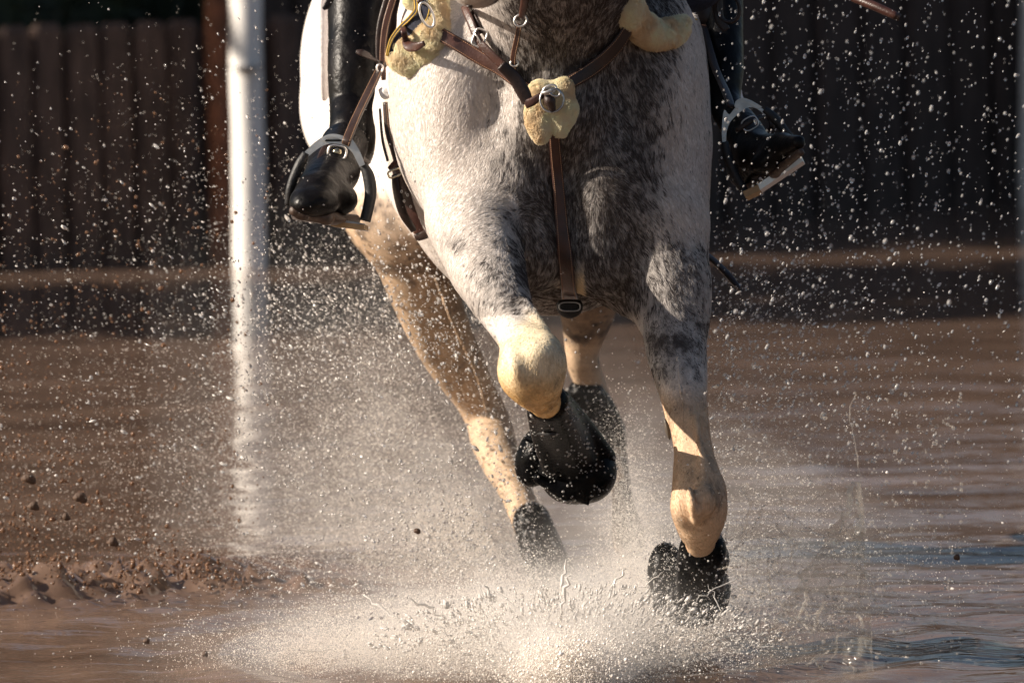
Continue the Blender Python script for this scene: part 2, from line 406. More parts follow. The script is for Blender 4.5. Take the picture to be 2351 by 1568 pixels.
# ================================================================== SETTING
# ---- water: one sheet to the horizon with real low waves near by
def water_h(x, y):
    # choppy, long-crested ripples
    p = np.stack([x * 1.0, y * 1.0, np.zeros_like(x)], -1)
    h = .015 * (fbm(p * np.array([1.2, 3.2, 1]), 1.0, 3) - .5) + .009 * (fbm(p * np.array([4, 11, 1]), 1.0, 3, 3.1) - .5)
    h = h * (.55 + .75 * np.clip((22.2 - y) / 2.5, 0, 1)); r1 = np.hypot(x - .15, (y - 14.0)); h = h + .016 * np.exp(-r1 / .7) * np.sin(r1 * 26) * (.6 + .8 * vnoise(p, 2.0))
    yc = 15.05 + .12 * (x + 1.0) + .05 * np.sin(x * 7); e = np.clip((-.22 - x) / .5, 0, 1); e = e * e * (3 - 2 * e)
    h = h + e * (.065 * np.exp(-((y - yc) / .12) ** 2) + .035 * np.exp(-((y - yc - .35) / .22) ** 2)) * (np.abs(fbm(p, 17, 3, 2.0) - .5) * 3.2 + .9 * fbm(p, 38, 2, 4.0) ** 2 + .15)
    return h
gx = np.concatenate([[-300, -60, -12], np.linspace(-3.2, 3.2, 330), [12, 60, 300]])
gy = np.concatenate([[-40, 5], np.linspace(11.5, 16, 420), np.linspace(16.03, 32, 260), [60, 300]])
GX, GY = np.meshgrid(gx, gy, indexing='xy')
fade = np.clip((3.2 - np.abs(GX)) / .3, 0, 1) * np.clip((GY - 11.4) / .4, 0, 1) * np.clip((32 - GY) / 2, 0, 1)
Zw = water_h(GX, GY) * fade
wv = np.stack([GX, GY, Zw], -1).reshape(-1, 3); nx, ny = len(gx), len(gy)
ii = (np.arange(ny - 1)[:, None] * nx + np.arange(nx - 1)[None]).ravel()
M_water = mat('muddy_water', (.15, .085, .055), .06, 0, .5, IOR=1.33); b_ = M_water.node_tree.nodes['Principled BSDF']
tc = N(M_water, 'ShaderNodeTexCoord'); mp = N(M_water, 'ShaderNodeMapping'); mp.inputs['Scale'].default_value = (1, 2.6, 1); L(M_water, tc.outputs['Object'], mp.inputs[0])
nz = N(M_water, 'ShaderNodeTexNoise', Scale=7, Detail=2.5, Roughness=.5); L(M_water, mp.outputs[0], nz.inputs['Vector'])
bp = N(M_water, 'ShaderNodeBump', Strength=.30, Distance=.011); L(M_water, nz.outputs[0], bp.inputs['Height']); L(M_water, bp.outputs[0], b_.inputs['Normal'])
sp = N(M_water, 'ShaderNodeSeparateXYZ'); L(M_water, tc.outputs['Object'], sp.inputs[0]); mrw = N(M_water, 'ShaderNodeMapRange'); L(M_water, sp.outputs['Y'], mrw.inputs[0])
mrw.inputs[1].default_value = 20.0; mrw.inputs[2].default_value = 22.6; mrw.inputs[3].default_value = .42; mrw.inputs[4].default_value = .20; L(M_water, mrw.outputs[0], bp.inputs['Strength'])
nz2 = N(M_water, 'ShaderNodeTexNoise', Scale=1.3, Detail=4); L(M_water, mp.outputs[0], nz2.inputs['Vector'])
cr = N(M_water, 'ShaderNodeValToRGB'); cr.color_ramp.elements[0].color = (.095, .060, .043, 1); cr.color_ramp.elements[1].color = (.19, .125, .092, 1)
cr.color_ramp.elements[0].position = .3; cr.color_ramp.elements[1].position = .7
L(M_water, nz2.outputs[0], cr.inputs[0]); L(M_water, cr.outputs[0], b_.inputs['Base Color'])
wo = mk('water', wv, np.stack([ii, ii + 1, ii + nx + 1, ii + nx], 1), M_water, world=True)
props(wo, kind='structure')

# ---- fences
def fence(A, B, n, wd, th, height, mtl, label, name, gap=.009, lean=0.0, rails=()):
    A = np.array(A); B = np.array(B); u = (B - A) / np.linalg.norm(B - A); step = np.linalg.norm(B - A) / n
    root = thing(name, (*A[:2], 0), label, 'fence')
    ay = np.cross([0, 0, 1], u); r = random.Random(3)
    for i in range(n):
        c = A + u * step * (i + .5); off = ((i % 2) * .012 + r.uniform(-.004, .004))
        hgt = height + r.uniform(-.008, .008)
        v, f = box_wv(c[0] + ay[0] * off, c[1] + ay[1] * off, hgt / 2 - .25, step - gap + r.uniform(-.004, .003), th, hgt + .5, u, bev=.03)
        mk('board', v, f, mtl, root, world=True, smooth=False)
    c = (A + B) / 2 + ay * (th / 2 + .03)
    v, f = box_wv(c[0], c[1], height / 2 - .27, np.linalg.norm(B - A), .03, height + .42, u); mk('backing', v, f, M_backing, root, world=True, smooth=False)  # dark sheet added so the gaps between boards look dark
    for (z, hh) in rails:
        c = (A + B) / 2; mid = c + ay * -(th / 2 + .035)
        L_ = np.linalg.norm(B - A)
        v, f = box_wv(mid[0], mid[1], z, L_, .05, hh, u, bev=.008); mk('rail', v, f, mtl, root, world=True, smooth=False)
    return root
a0 = ground(-160, 632); a1 = ground(700, 579)
fence(a0, a1, 11, .12, .05, .905, M_board, 'low brown fence of narrow upright boards beside the rusty post', 'board_fence')
b0 = ground(560, 572); b1 = ground(2480, 458)
fence(b0, b1, 18, .2, .07, 1.75, M_board2, 'tall dark fence of broad upright boards behind the horse and spray', 'sleeper_fence')
# dark hedge behind the low fence
hv, hf = [], []
r_ = np.random.default_rng(5)
for (p0, p1, off, hgt, nn) in ((a0 + (a0 - a1) * .3, a1 + (a1 - a0) * .25, .9, 1.75, 2600),):
    p0 = np.array(p0); p1 = np.array(p1); u = (p1 - p0) / np.linalg.norm(p1 - p0); ay = np.cross([0, 0, 1], u)
    hv_, hf_ = box_wv(*((p0 + p1) / 2 + ay * (off + .12))[:2], hgt / 2 - .1, np.linalg.norm(p1 - p0), .5, hgt, u, bev=.08)
    n0 = 0; hv += hv_; hf += hf_
    for q in range(nn):
        c = p0 + (p1 - p0) * r_.random() + ay * (off - .16 + r_.random() * .1) + np.array([0, 0, r_.random() ** .6 * (hgt + .1)])
        s = .03 + .04 * r_.random(); a = r_.normal(size=3); a /= np.linalg.norm(a); b2 = np.cross(a, r_.normal(size=3)); b2 /= np.linalg.norm(b2)
        k0 = len(hv); hv += [c - a * s, c + b2 * s * .4, c + a * s, c - b2 * s * .4]; hf.append((k0, k0 + 1, k0 + 2, k0 + 3))
props(mk('hedge', hv, hf, M_hedge, world=True, smooth=False), 'dark hedge seen over the top of the low board fence', 'hedge', kind='stuff')

# unseen trees added to shade the far water and fence, spaced to spare the pole
def tree(x, y, h, rr, seed, label, zc=None, hz=None):
    zc = zc or h * .58; hz = hz or h * .42
    r = np.random.default_rng(seed); t = thing('tree', (x, y, 0), label, 'tree', 'unseen shade trees left of the fence')
    P = np.array([[x, y, -.3], [x + .1, y, h * .3], [x - .05, y + .1, h * .6], [x, y, h * .9]]); P = catmull(P, 12)
    v, f = tube_vf(P, np.linspace(.16, .04, 12), 8, ref=(1, .1, 0)); mk('trunk', v, f, M_trunk, t, world=True)
    n = 2600; c = r.normal(size=(n, 3)); c /= np.linalg.norm(c, axis=1)[:, None]; c *= (r.random((n, 1)) ** .4)
    c = c * np.array([rr, rr, hz]) + np.array([x, y, zc]); keep = vnoise(c, 1.1, seed) > .36; c = c[keep]; n = len(c)
    a = r.normal(size=(n, 3)); a /= np.linalg.norm(a, axis=1)[:, None]; b = np.cross(a, r.normal(size=(n, 3))); b /= np.linalg.norm(b, axis=1)[:, None]
    s = (.10 + .14 * r.random((n, 1)))
    v = np.stack([c - a * s, c + b * s * .5, c + a * s, c - b * s * .5], 1).reshape(-1, 3)
    mk('crown', v, np.arange(4 * n).reshape(-1, 4), M_hedge, t, world=True, smooth=False)
M_trunk = noise_mat('bark', (.04, .03, .02), (.08, .06, .04), 12, .9, bump=.6)
for k_, (tx, ty, th_, tr_) in enumerate(((-6.6, 22.7, 6.8, 1.4), (-6.6, 26.05, 7.6, 1.42), (-2.3, 28.1, 4.6, 1.25), (-6.9, 29.0, 7.6, 1.7), (-7.8, 32.2, 8.0, 1.9))):
    tree(tx, ty, th_, tr_, 20 + k_, 'unseen leafy shade tree %s' % ('nearest the white pole', 'second from the white pole', 'low and close behind the board fence', 'third from the white pole', 'farthest from the white pole')[k_])

# ---- posts
def upright(x_top, x_bot, y_bot, wpx, mtl, ztop, seg=20, name='pole', parent=None, taper=1.0, knots=()):
    g = ground(x_bot, y_bot); c = to_cam(g); d = -c[2]; r = wpx / 2 * K * d
    q = W(x_top, 0, d); t = g + (q - g) * (ztop / q[2])
    P = np.linspace(0, 1, 24)[:, None] * (t - (g - [0, 0, .4])) + (g - np.array([0, 0, .4]))
    P += np.stack([.002 * np.sin(np.arange(24) * .9), 0 * P[:, 0], 0 * P[:, 0]], -1)
    a = np.linspace(0, 2 * np.pi, seg, endpoint=False); rr = r * (1 + .02 * np.sin(np.arange(24) * 1.7))
    v = P[:, None] + rr[:, None, None] * np.stack([np.cos(a), np.sin(a), 0 * a], -1)[None]
    f = [(i * seg + j, i * seg + (j + 1) % seg, (i + 1) * seg + (j + 1) % seg, (i + 1) * seg + j) for i in range(23) for j in range(seg)]
    f += [tuple(range(seg - 1, -1, -1)), tuple(23 * seg + j for j in range(seg))]
    return v.reshape(-1, 3), f
v, f = upright(563, 574, 616, 76, M_white, 1.75)
g = ground(574, 616); t = thing('pole', tuple(g), 'round white painted pole standing in the water by the low fence left of the rider', 'pole')
mk('shaft', v, f, M_white, t, world=True)
# seam band and small knot on the pole
dpole = -to_cam(g)[2]
vv = [p for p in (np.array([g[0], g[1], 0]) + np.stack([np.cos(np.linspace(0, 6.283, 21)[:-1]) * (38 * K * dpole + .002), np.sin(np.linspace(0, 6.283, 21)[:-1]) * (38 * K * dpole + .002), 0 * np.arange(20)], -1))]
zb = W(566, 152, dpole)[2]
ringv = [p + np.array([W(565, 152, dpole)[0] - g[0], 0, zb + s]) for s in (-.004, .004) for p in vv]
mk('joint_band', ringv, [(j, (j + 1) % 20, 20 + (j + 1) % 20, 20 + j) for j in range(20)] + [tuple(range(19, -1, -1)), tuple(range(20, 40))], M_steeld, t, world=True)
v, f = upright(2388, 2384, 474, 96, M_white, 2.4)
g2 = ground(2384, 474)
t = thing('pole', tuple(g2), 'white pole at the far right end of the dark fence', 'pole'); mk('shaft', v, f, M_white, t, world=True)
v, f = upright(498, 516, 603, 60, M_rust, 1.75)
t = thing('post', tuple(ground(516, 603)), 'rusty brown upright post just behind the white pole', 'post'); mk('shaft', v, f, M_rust, t, world=True)

# ================================================================== HORSE
P_ = []
A = P_.append
# trunk from chest to rump
A(Ee(1265, 330, 14.35, 335, 395, 420, k=.05))
A(Ee(1235, 300, 14.75, 345, 420, 520, k=.06))
A(Ee(1180, 235, 15.1, 335, 425, 560, k=.08))
A(Ee(1060, 170, 15.75, 320, 400, 420, k=.10))
A(Ee(905, 150, 15.9, 215, 300, 300, k=.08))             # near haunch
A(Ee(1230, 150, 15.9, 215, 330, 300, k=.08))
# neck and head above the frame
A(Cc(1265, 190, 14.15, 215, 1290, -120, 13.85, 175, k=.06))
A(Cc(1290, -120, 13.85, 178, 1300, -640, 13.75, 130, k=.06))
A(Cc(1335, 130, 13.98, 70, 1350, -250, 13.68, 60, k=.05))       # windpipe side
A(Cc(1190, 120, 14.0, 60, 1220, -250, 13.72, 60, k=.05))
A(Cc(1290, -640, 13.62, 125, 1220, -420, 13.3, 120, k=.05))
A(Cc(1215, -420, 13.3, 112, 1098, -60, 13.12, 66, k=.04))
A(Ee(1095, -50, 13.1, 66, 64, 75, k=.03))
# shoulders
A(Ee(1062, 250, 14.15, 165, 300, 260, rot=6, k=.05))
A(Ee(1478, 270, 14.15, 150, 330, 260, rot=-2, k=.05))
A(Cc(1080, 330, 14.1, 150, 1120, 500, 13.98, 122, k=.05))
A(Cc(1480, 350, 14.1, 142, 1490, 500, 14.02, 132, k=.05))
A(Ee(1590, 330, 14.45, 42, 300, 150, k=.05))
# breast muscles
A(Ee(1190, 430, 13.99, 120, 175, 120, rot=10, k=.035))
A(Ee(1402, 430, 13.99, 115, 180, 120, rot=-8, k=.035))
A(Ee(1285, 250, 13.95, 120, 130, 110, k=.05))
A(Ee(1230, 560, 14.0, 90, 110, 110, rot=-10, k=.03))
A(Ee(1380, 570, 14.0, 110, 115, 110, rot=8, k=.03))
A(Ee(1310, 580, 14.15, 190, 100, 220, k=.04))
A(Cc(1293, 360, 13.80, 9, 1302, 640, 13.84, 12, k=.03, sub=True))  # breast groove
A(Cc(1150, 330, 13.86, 6, 1180, 480, 13.83, 5, k=.035, sub=True))
A(Cc(1185, 500, 13.82, 10, 1190, 560, 13.84, 8, k=.03, sub=True))
A(Cc(1398, 480, 13.80, 9, 1412, 600, 13.86, 8, k=.03, sub=True))
A(Cc(1520, 250, 13.82, 4, 1430, 400, 13.82, 7, k=.03, sub=True))
# left (image) foreleg, folded, reaching towards the camera
A(Pl([(1080, 500, 13.98, 104), (1112, 590, 13.86, 90), (1146, 680, 13.72, 70), (1178, 745, 13.64, 55), (1200, 785, 13.58, 54), (1218, 825, 13.52, 72), (1222, 855, 13.50, 75), (1236, 895, 13.54, 52), (1252, 930, 13.60, 27)], k=.022))
A(Ee(1098, 640, 13.84, 50, 95, 70, rot=28, k=.02))
A(Ee(1182, 640, 14.02, 50, 72, 60, k=.012))
A(Ee(1192, 850, 13.50, 40, 50, 55, rot=-10, k=.02))
A(Ee(1262, 815, 13.50, 30, 50, 55, rot=20, k=.02))
A(Cc(1206, 690, 13.62, 9, 1250, 760, 13.55, 12, k=.02))
A(Pl([(1172, 790, 13.48, 7), (1184, 850, 13.435, 9), (1205, 905, 13.49, 7)], k=.02)); A(Ee(1238, 812, 13.455, 26, 20, 24, k=.02))
A(Pl([(1556, 820, 13.80, 5), (1566, 920, 13.73, 5), (1574, 1010, 13.69, 4)], k=.012)); A(Pl([(1600, 960, 13.74, 4), (1612, 1040, 13.67, 6), (1620, 1100, 13.64, 5)], k=.012))
A(Pl([(1580, 1120, 13.60, 8), (1590, 1160, 13.585, 9), (1596, 1200, 13.62, 7)], k=.012))
A(Cc(1572, 1120, 13.60, 4, 1582, 1085, 13.66, 3, k=.01, sub=True))
A(Pl([(1000, 640, 15.27, 6), (1040, 740, 15.30, 7), (1095, 860, 15.42, 6), (1120, 960, 15.5, 5)], k=.015))
A(Pl([(1255, 925, 13.60, 34), (1300, 1040, 13.95, 36), (1315, 1090, 14.0, 42)], k=.015))
# right (image) foreleg
A(Pl([(1500, 500, 14.05, 122), (1538, 620, 13.98, 90), (1548, 700, 13.95, 76), (1550, 780, 13.92, 72), (1562, 860, 13.87, 62), (1577, 940, 13.81, 48), (1590, 1020, 13.76, 44), (1596, 1070, 13.73, 50), (1604, 1130, 13.69, 62), (1606, 1170, 13.69, 64), (1606, 1210, 13.71, 50), (1608, 1245, 13.76, 34), (1606, 1340, 14.0, 36)], k=.03, n=50))
A(Ee(1590, 700, 13.95, 40, 120, 60, rot=-3, k=.02))
A(Pl([(1508, 760, 13.98, 30), (1530, 880, 13.92, 22), (1548, 975, 13.86, 16)], k=.02))
A(Ee(1640, 1128, 13.72, 26, 34, 40, k=.015))
A(Ee(1568, 1165, 13.66, 26, 44, 36, k=.015)); A(Ee(1615, 1150, 13.62, 30, 40, 30, k=.015))
A(Cc(1420, 650, 14.1, 60, 1500, 700, 14.0, 55, k=.04))
# near hind leg (image left)
A(Cc(860, 260, 15.75, 165, 905, 480, 15.35, 120, k=.06))
A(Ee(925, 500, 15.35, 98, 120, 120, rot=20, k=.05))
A(Pl([(935, 560, 15.35, 86), (965, 650, 15.40, 80), (1003, 745, 15.47, 73), (1045, 830, 15.55, 64), (1090, 905, 15.62, 52), (1120, 965, 15.64, 50), (1132, 1010, 15.6, 52), (1150, 1060, 15.54, 46), (1180, 1120, 15.46, 38), (1205, 1180, 15.4, 37), (1240, 1280, 15.32, 36), (1275, 1370, 15.25, 38), (1310, 1450, 15.1, 42)], k=.03, n=60))
# off hind leg
A(Cc(1330, 420, 15.6, 150, 1350, 640, 15.5, 90, k=.05))
A(Pl([(1350, 640, 15.5, 84), (1348, 720, 15.56, 62), (1338, 790, 15.6, 42), (1338, 830, 15.62, 38), (1362, 900, 15.7, 34), (1392, 990, 15.85, 33), (1405, 1030, 15.85, 34), (1415, 1070, 15.82, 27), (1430, 1150, 15.72, 25), (1440, 1220, 15.62, 36), (1444, 1250, 15.6, 36)], k=.02, n=40))
HV, HF = sdf_mesh(P_, .0065)
HV = relax(HV, HF, 2)

def smooth(a, b, x): t = np.clip((x - a) / (b - a), 0, 1); return t * t * (3 - 2 * t)
def pix(P):
    d = -P[:, 2]; return P[:, 0] / (K * d) + 1175.5, 784 - P[:, 1] / (K * d), d
def gs(px, py, x, y, sx, sy, rot=0):
    c, s = math.cos(rot), math.sin(rot); u = (px - x) * c + (py - y) * s; v = -(px - x) * s + (py - y) * c
    return np.exp(-.5 * ((u / sx) ** 2 + (v / sy) ** 2))
def coat_zone(P):
    """returns grey (0..1, incl. painted shade on the hind legs), cream (0..1), tan (0..1) of the horse's coat"""
    px, py, d = pix(P)
    q = fbm(P, 9, 3, 1.0); n1 = fbm(P, 30, 3, 5.0); n2 = fbm(P, 105, 2, 9.0)
    front = smooth(14.75, 14.35, d)
    g = .10 + .16 * smooth(1480, 1600, px) * (d < 15)
    g = np.maximum(g, .80 * smooth(1075, 1225, px + 50 * (n1 - .5) * 2) * smooth(1610, 1480, px + .10 * (py - 250)) * smooth(820, 660, py))
    g = np.maximum(g, .34 * smooth(1030, 1150, px + 60 * (q - .5) * 2) * smooth(110, 220, py) * smooth(660, 540, py) * smooth(1700, 1500, px))
    g = np.maximum(g, .55 * smooth(1060, 1180, px) * smooth(140, 40, py) * smooth(1500, 1400, px))
    g = np.maximum(g, .64 * smooth(1440, 1500, px) * smooth(460, 600, py) * smooth(965, 780, py) * smooth(1690, 1600, px + .0 * py))
    g = np.maximum(g, .60 * gs(px, py, 1130, 625, 45, 50)); g = np.maximum(g, .45 * gs(px, py, 1120, 700, 55, 60))
    g = np.maximum(g, .5 * gs(px, py, 1050, 560, 40, 18, .4))
    legL = (d < 13.95) & (py > 560) & (px < 1330); cr = 0 * px
    cr = np.where((d < 14.0) & (px < 1340), smooth(720, 790, py + (px - 1180) * .9), 0)
    g = g * (1 - cr)
    tn = np.where((d < 14.1) & (px > 1440), smooth(830, 960, py + 30 * (n1 - .5)), 0)
    g = g * (1 - .85 * tn)
    g = np.maximum(g, .3 * gs(px, py, 1285, 800, 14, 26))
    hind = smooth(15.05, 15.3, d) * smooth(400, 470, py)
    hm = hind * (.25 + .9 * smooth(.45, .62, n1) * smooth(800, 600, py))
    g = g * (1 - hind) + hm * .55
    g = g + hind * .9 * smooth(0, 60, px - (1040 + (py - 640) * .36)) * smooth(1100, 900, py) * (px < 1250)  # shadow along the near hind leg's inner edge, put into the grey
    tn = np.maximum(tn, hind); g = np.where((px > 1370) & (py > 1050) & (d > 15), .75, g); g = np.where(px > 1280, np.maximum(g, hind * .62 * smooth(800, 770, py + 40 * (n1 - .5))), g)  # upper off hind leg greyed in place of shade
    g = np.clip(g + (n2 - .5) * .55 * np.clip(g * 2.2, 0, 1) + (n1 - .5) * .34 * np.clip(g * 1.8, 0, 1) * (1 - .3 * g), 0, 1)
    return g, cr, tn
WHITE = np.array([.80, .745, .70]); DARK = np.array([.068, .055, .050]); CREAM = np.array([.80, .68, .48]); GOLD = np.array([.66, .42, .17]); TAN = np.array([.62, .44, .29])
def coat_col(P):
    g, cr, tn = coat_zone(P)
    px, py, d = pix(P); gd = (smooth(800, 930, py + 60 * (fbm(P, 20, 2, 8) - .5)) * .9)[:, None]; CR = CREAM * (1 - gd) + GOLD * gd
    light = WHITE * (1 - cr[:, None]) + CR * cr[:, None]; light = light * (1 - tn[:, None]) + TAN * tn[:, None]
    px, py, d = pix(P)
    fleck = (vnoise(P, 170, 2.2) > .86) * (d > 15.1) * .6 + smooth(.56, .70, fbm(P, 26, 3, 6)) * (py > 740) * .28 + smooth(.60, .72, fbm(P * np.array([1, .3, 1]), 80, 2, 4)) * (py > 780) * .2
    g = np.clip(g + fleck, 0, 1)
    return light * (1 - g[:, None]) + DARK * g[:, None], g, light
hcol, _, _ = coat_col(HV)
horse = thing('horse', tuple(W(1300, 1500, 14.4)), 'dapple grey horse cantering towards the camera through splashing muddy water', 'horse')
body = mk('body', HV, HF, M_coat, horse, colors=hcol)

def flow(P, Nn):
    px, py, d = pix(P)
    D_ = np.tile(np.array([0., -1., 0.]), (len(P), 1))
    D_[:, 0] += np.clip((px - 1290) / 500, -.5, .5) * .9
    for (x, y, s, k) in ((1185, 512, 55, 1.3), (1398, 470, 60, .7)):
        w2 = np.exp(-((px - x) ** 2 + (py - y) ** 2) / (2 * s * s))
        D_[:, 0] += k * w2 * (px - x) / s; D_[:, 1] += -k * w2 * (py - y) / s + w2 * .6
    for k in range(3): D_[:, k] += .7 * (vnoise(P, 14, 3 + k * 5) - .5) + .5 * (vnoise(P * np.array([1, .35, 1]), 150, 11 + k * 5) - .5)
    return D_
def hair_color(P, r):
    c, g, light = coat_col(P)
    g2 = np.clip(g + .0 , 0, 1); n = len(P)
    cl = vnoise(P * np.array([1, .3, 1]), 200, 4.0)
    dk = (r.random(n) * .3 + cl * .7) < (g2 * .85 - .03)
    v = (.85 + .3 * r.random(n))[:, None]
    return np.clip(np.where(dk[:, None], DARK * v * (1.1), (light * (1 - .62 * g2[:, None])) * v), 0, .9)
def hmask(c, n):
    px, py, d = pix(c)
    return ((n[:, 2] > -.25) & (d < 14.75) & (py > -60) & (py < 1290)).astype(float) * np.where((py > 720) & (px < 1340) | (py > 940), 0.5, 1)
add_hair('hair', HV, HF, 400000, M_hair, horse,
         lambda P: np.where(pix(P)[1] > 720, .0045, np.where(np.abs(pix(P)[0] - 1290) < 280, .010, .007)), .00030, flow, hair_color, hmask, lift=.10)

BVH = BVHTree.FromPolygons([Vector(p) for p in HV], [tuple(q) for q in HF.tolist()])
def snap(x, y):
    r = Vector(((x - 1175.5) * K, (784 - y) * K, -1)); l = r.length
    h = BVH.ray_cast(Vector((0, 0, 0)), r.normalized())
    return None if h[0] is None else (-h[0].z, np.array(h[1]))
def strap_on(name, pts, mtl, parent, n=40, th=.0045, off=.004, stitch=None, bias=0.0):
    b = catmull(np.array(pts, float), n); ds, ns = [], []
    for q in b:
        best = None
        for ox in (-.35, 0, .35):
            s = snap(q[0] + ox * q[2], q[1] )
            if s is not None and (best is None or s[0] < best[0]): best = s
        if best is None: best = (ds[-1] if ds else 14.0, ns[-1] if ns else np.array([0, 0, 1.]))
        ds.append(best[0]); ns.append(best[1])
    ds = np.array(ds); ns = np.array(ns)
    for _ in range(4):
        ds[1:-1] = np.minimum(ds[1:-1], .5 * ds[1:-1] + .25 * (ds[:-2] + ds[2:])); ns[1:-1] = .5 * ns[1:-1] + .25 * (ns[:-2] + ns[2:])
    ns[:, 2] += .6; ns /= np.linalg.norm(ns, axis=1)[:, None]
    P = cp(b[:, 0], b[:, 1], ds - off - bias); Wd = b[:, 2] * K * ds
    v, f = strap_vf(P, Wd, th, ns); o = mk(name, v, f, mtl, parent)
    if stitch is not None: stitches(P, Wd, th, ns, stitch, o)
    return o

# horse's leg boots (clothing of the horse)
def sdf_obj(name, prims, mtl, parent, h=.003, it=1, **kw):
    V, F = sdf_mesh(prims, h, pad=.02); V = relax(V, F, it); o = mk(name, V, F, mtl, parent, **kw); return o, V, F
boots = []
bt, V1, F1 = sdf_obj('tendon_boot', [Pl([(1258, 925, 13.62, 48), (1278, 975, 13.75, 56), (1300, 1030, 13.88, 62), (1315, 1070, 13.95, 70)], k=.01), Pl([(1228, 950, 13.66, 16), (1240, 1000, 13.74, 20), (1262, 1070, 13.84, 20)], k=.012),
     Pl([(1296, 905, 13.70, 8), (1340, 975, 13.85, 20), (1388, 1050, 13.95, 26)], k=.015), Ee(1250, 900, 13.48, 46, 44, 60, k=.008, sub=True)], M_wetblack, horse)
boots.append((V1, F1, 200))
bt, V1, F1 = sdf_obj('bell_boot', [Ee(1322, 1068, 13.97, 88, 60, 80, rot=8, k=.02), Ee(1330, 1100, 13.95, 80, 56, 76, rot=14, k=.03), Ee(1355, 1095, 13.96, 52, 54, 60, k=.02), Cc(1338, 1138, 13.92, 20, 1350, 1158, 13.92, 3, k=.01), Cc(1235, 1098, 13.9, 12, 1300, 1140, 13.9, 10, k=.02),
     Cc(1262, 1062, 13.865, 3, 1385, 1035, 13.875, 3, k=.006, sub=True)], M_wetblack, horse)
boots.append((V1, F1, 150))
ribs = [Ee(1236, 1045, 14.02, 50, 76, 60, rot=-22, k=.01)] + [Cc(1204 + 9 * i, 1008 + 17 * i, 13.965, 4, 1262 + 5 * i, 1030 + 18 * i, 13.955, 3, k=.006) for i in range(6)]
bt, V1, F1 = sdf_obj('bell_boot', ribs, M_wetblack, horse); boots.append((V1, F1, 160))
bt, V1, F1 = sdf_obj('tendon_boot', [Pl([(1614, 1262, 13.80, 54), (1612, 1310, 13.9, 58), (1604, 1370, 14.0, 60)], k=.015), Pl([(1572, 1245, 13.78, 9), (1568, 1310, 13.83, 14), (1566, 1390, 13.9, 12)], k=.01), Ee(1644, 1282, 13.85, 30, 38, 40, k=.01),
     Ee(1604, 1232, 13.66, 46, 40, 70, k=.008, sub=True), Cc(1640, 1323, 13.84, 3, 1678, 1318, 13.9, 4, k=.008, sub=True)], M_wetblack, horse); boots.append((V1, F1, 200))
bt, V1, F1 = sdf_obj('bell_boot', [Ee(1600, 1372, 13.98, 74, 66, 80, k=.015), Ee(1642, 1352, 14.0, 34, 48, 50, k=.01), Cc(1560, 1420, 13.95, 14, 1590, 1434, 13.95, 8, k=.015), Cc(1585, 1330, 13.87, 3, 1650, 1335, 13.87, 3, k=.008, sub=True)], M_wetblack, horse); boots.append((V1, F1, 200))
bt, V1, F1 = sdf_obj('bell_boot', [Ee(1535, 1328, 14.08, 48, 84, 50, rot=8, k=.015), Cc(1520, 1390, 14.05, 22, 1560, 1412, 14.0, 20, k=.02)], M_wetblack, horse); boots.append((V1, F1, 260))
bt, V1, F1 = sdf_obj('hind_boot', [Pl([(1221, 1196, 15.36, 44), (1245, 1265, 15.32, 50), (1282, 1345, 15.25, 52)], k=.015), Pl([(1205, 1215, 15.30, 12), (1225, 1280, 15.26, 16), (1252, 1345, 15.2, 18)], k=.01)], M_wetblack, horse, h=.004); boots.append((V1, F1, 320))
bt, V1, F1 = sdf_obj('hind_boot', [Pl([(1345, 908, 15.66, 44), (1368, 950, 15.72, 48), (1392, 990, 15.8, 44)], k=.02), Pl([(1390, 930, 15.7, 14), (1415, 985, 15.74, 16), (1432, 1030, 15.78, 8)], k=.015)], M_wetblack, horse, h=.004); boots.append((V1, F1, 260))

# closing straps round the fore boots
for (x0, y0, d0, w0, rot_) in ((1268, 985, 13.66, 48, -.25), (1290, 1035, 13.80, 56, -.25)):
    strap('boot_strap', [(x0 - w0, y0 + w0 * rot_ * -1 - 8, d0 + .07, 15), (x0 - w0 * .5, y0 + 6, d0 + .015, 16), (x0, y0 + 8, d0, 16), (x0 + w0 * .6, y0 - 2, d0 + .03, 16), (x0 + w0, y0 - 14, d0 + .08, 14)], M_rubber, horse, th=.004)
for (x0, y0, d0, w0) in ((1613, 1292, 13.80, 52), (1610, 1318, 13.84, 54)):
    strap('boot_strap', [(x0 - w0, y0 - 4, d0 + .06, 12), (x0 - w0 * .5, y0 + 6, d0 + .012, 13), (x0, y0 + 8, d0, 13), (x0 + w0 * .5, y0 + 5, d0 + .015, 13), (x0 + w0, y0 - 4, d0 + .06, 12)], M_rubber, horse, th=.004)
# chestnut horn on the inner forearm
sdf_obj('chestnut', [Ee(1532, 985, 13.80, 6, 26, 10, rot=14)], M_horn, horse)

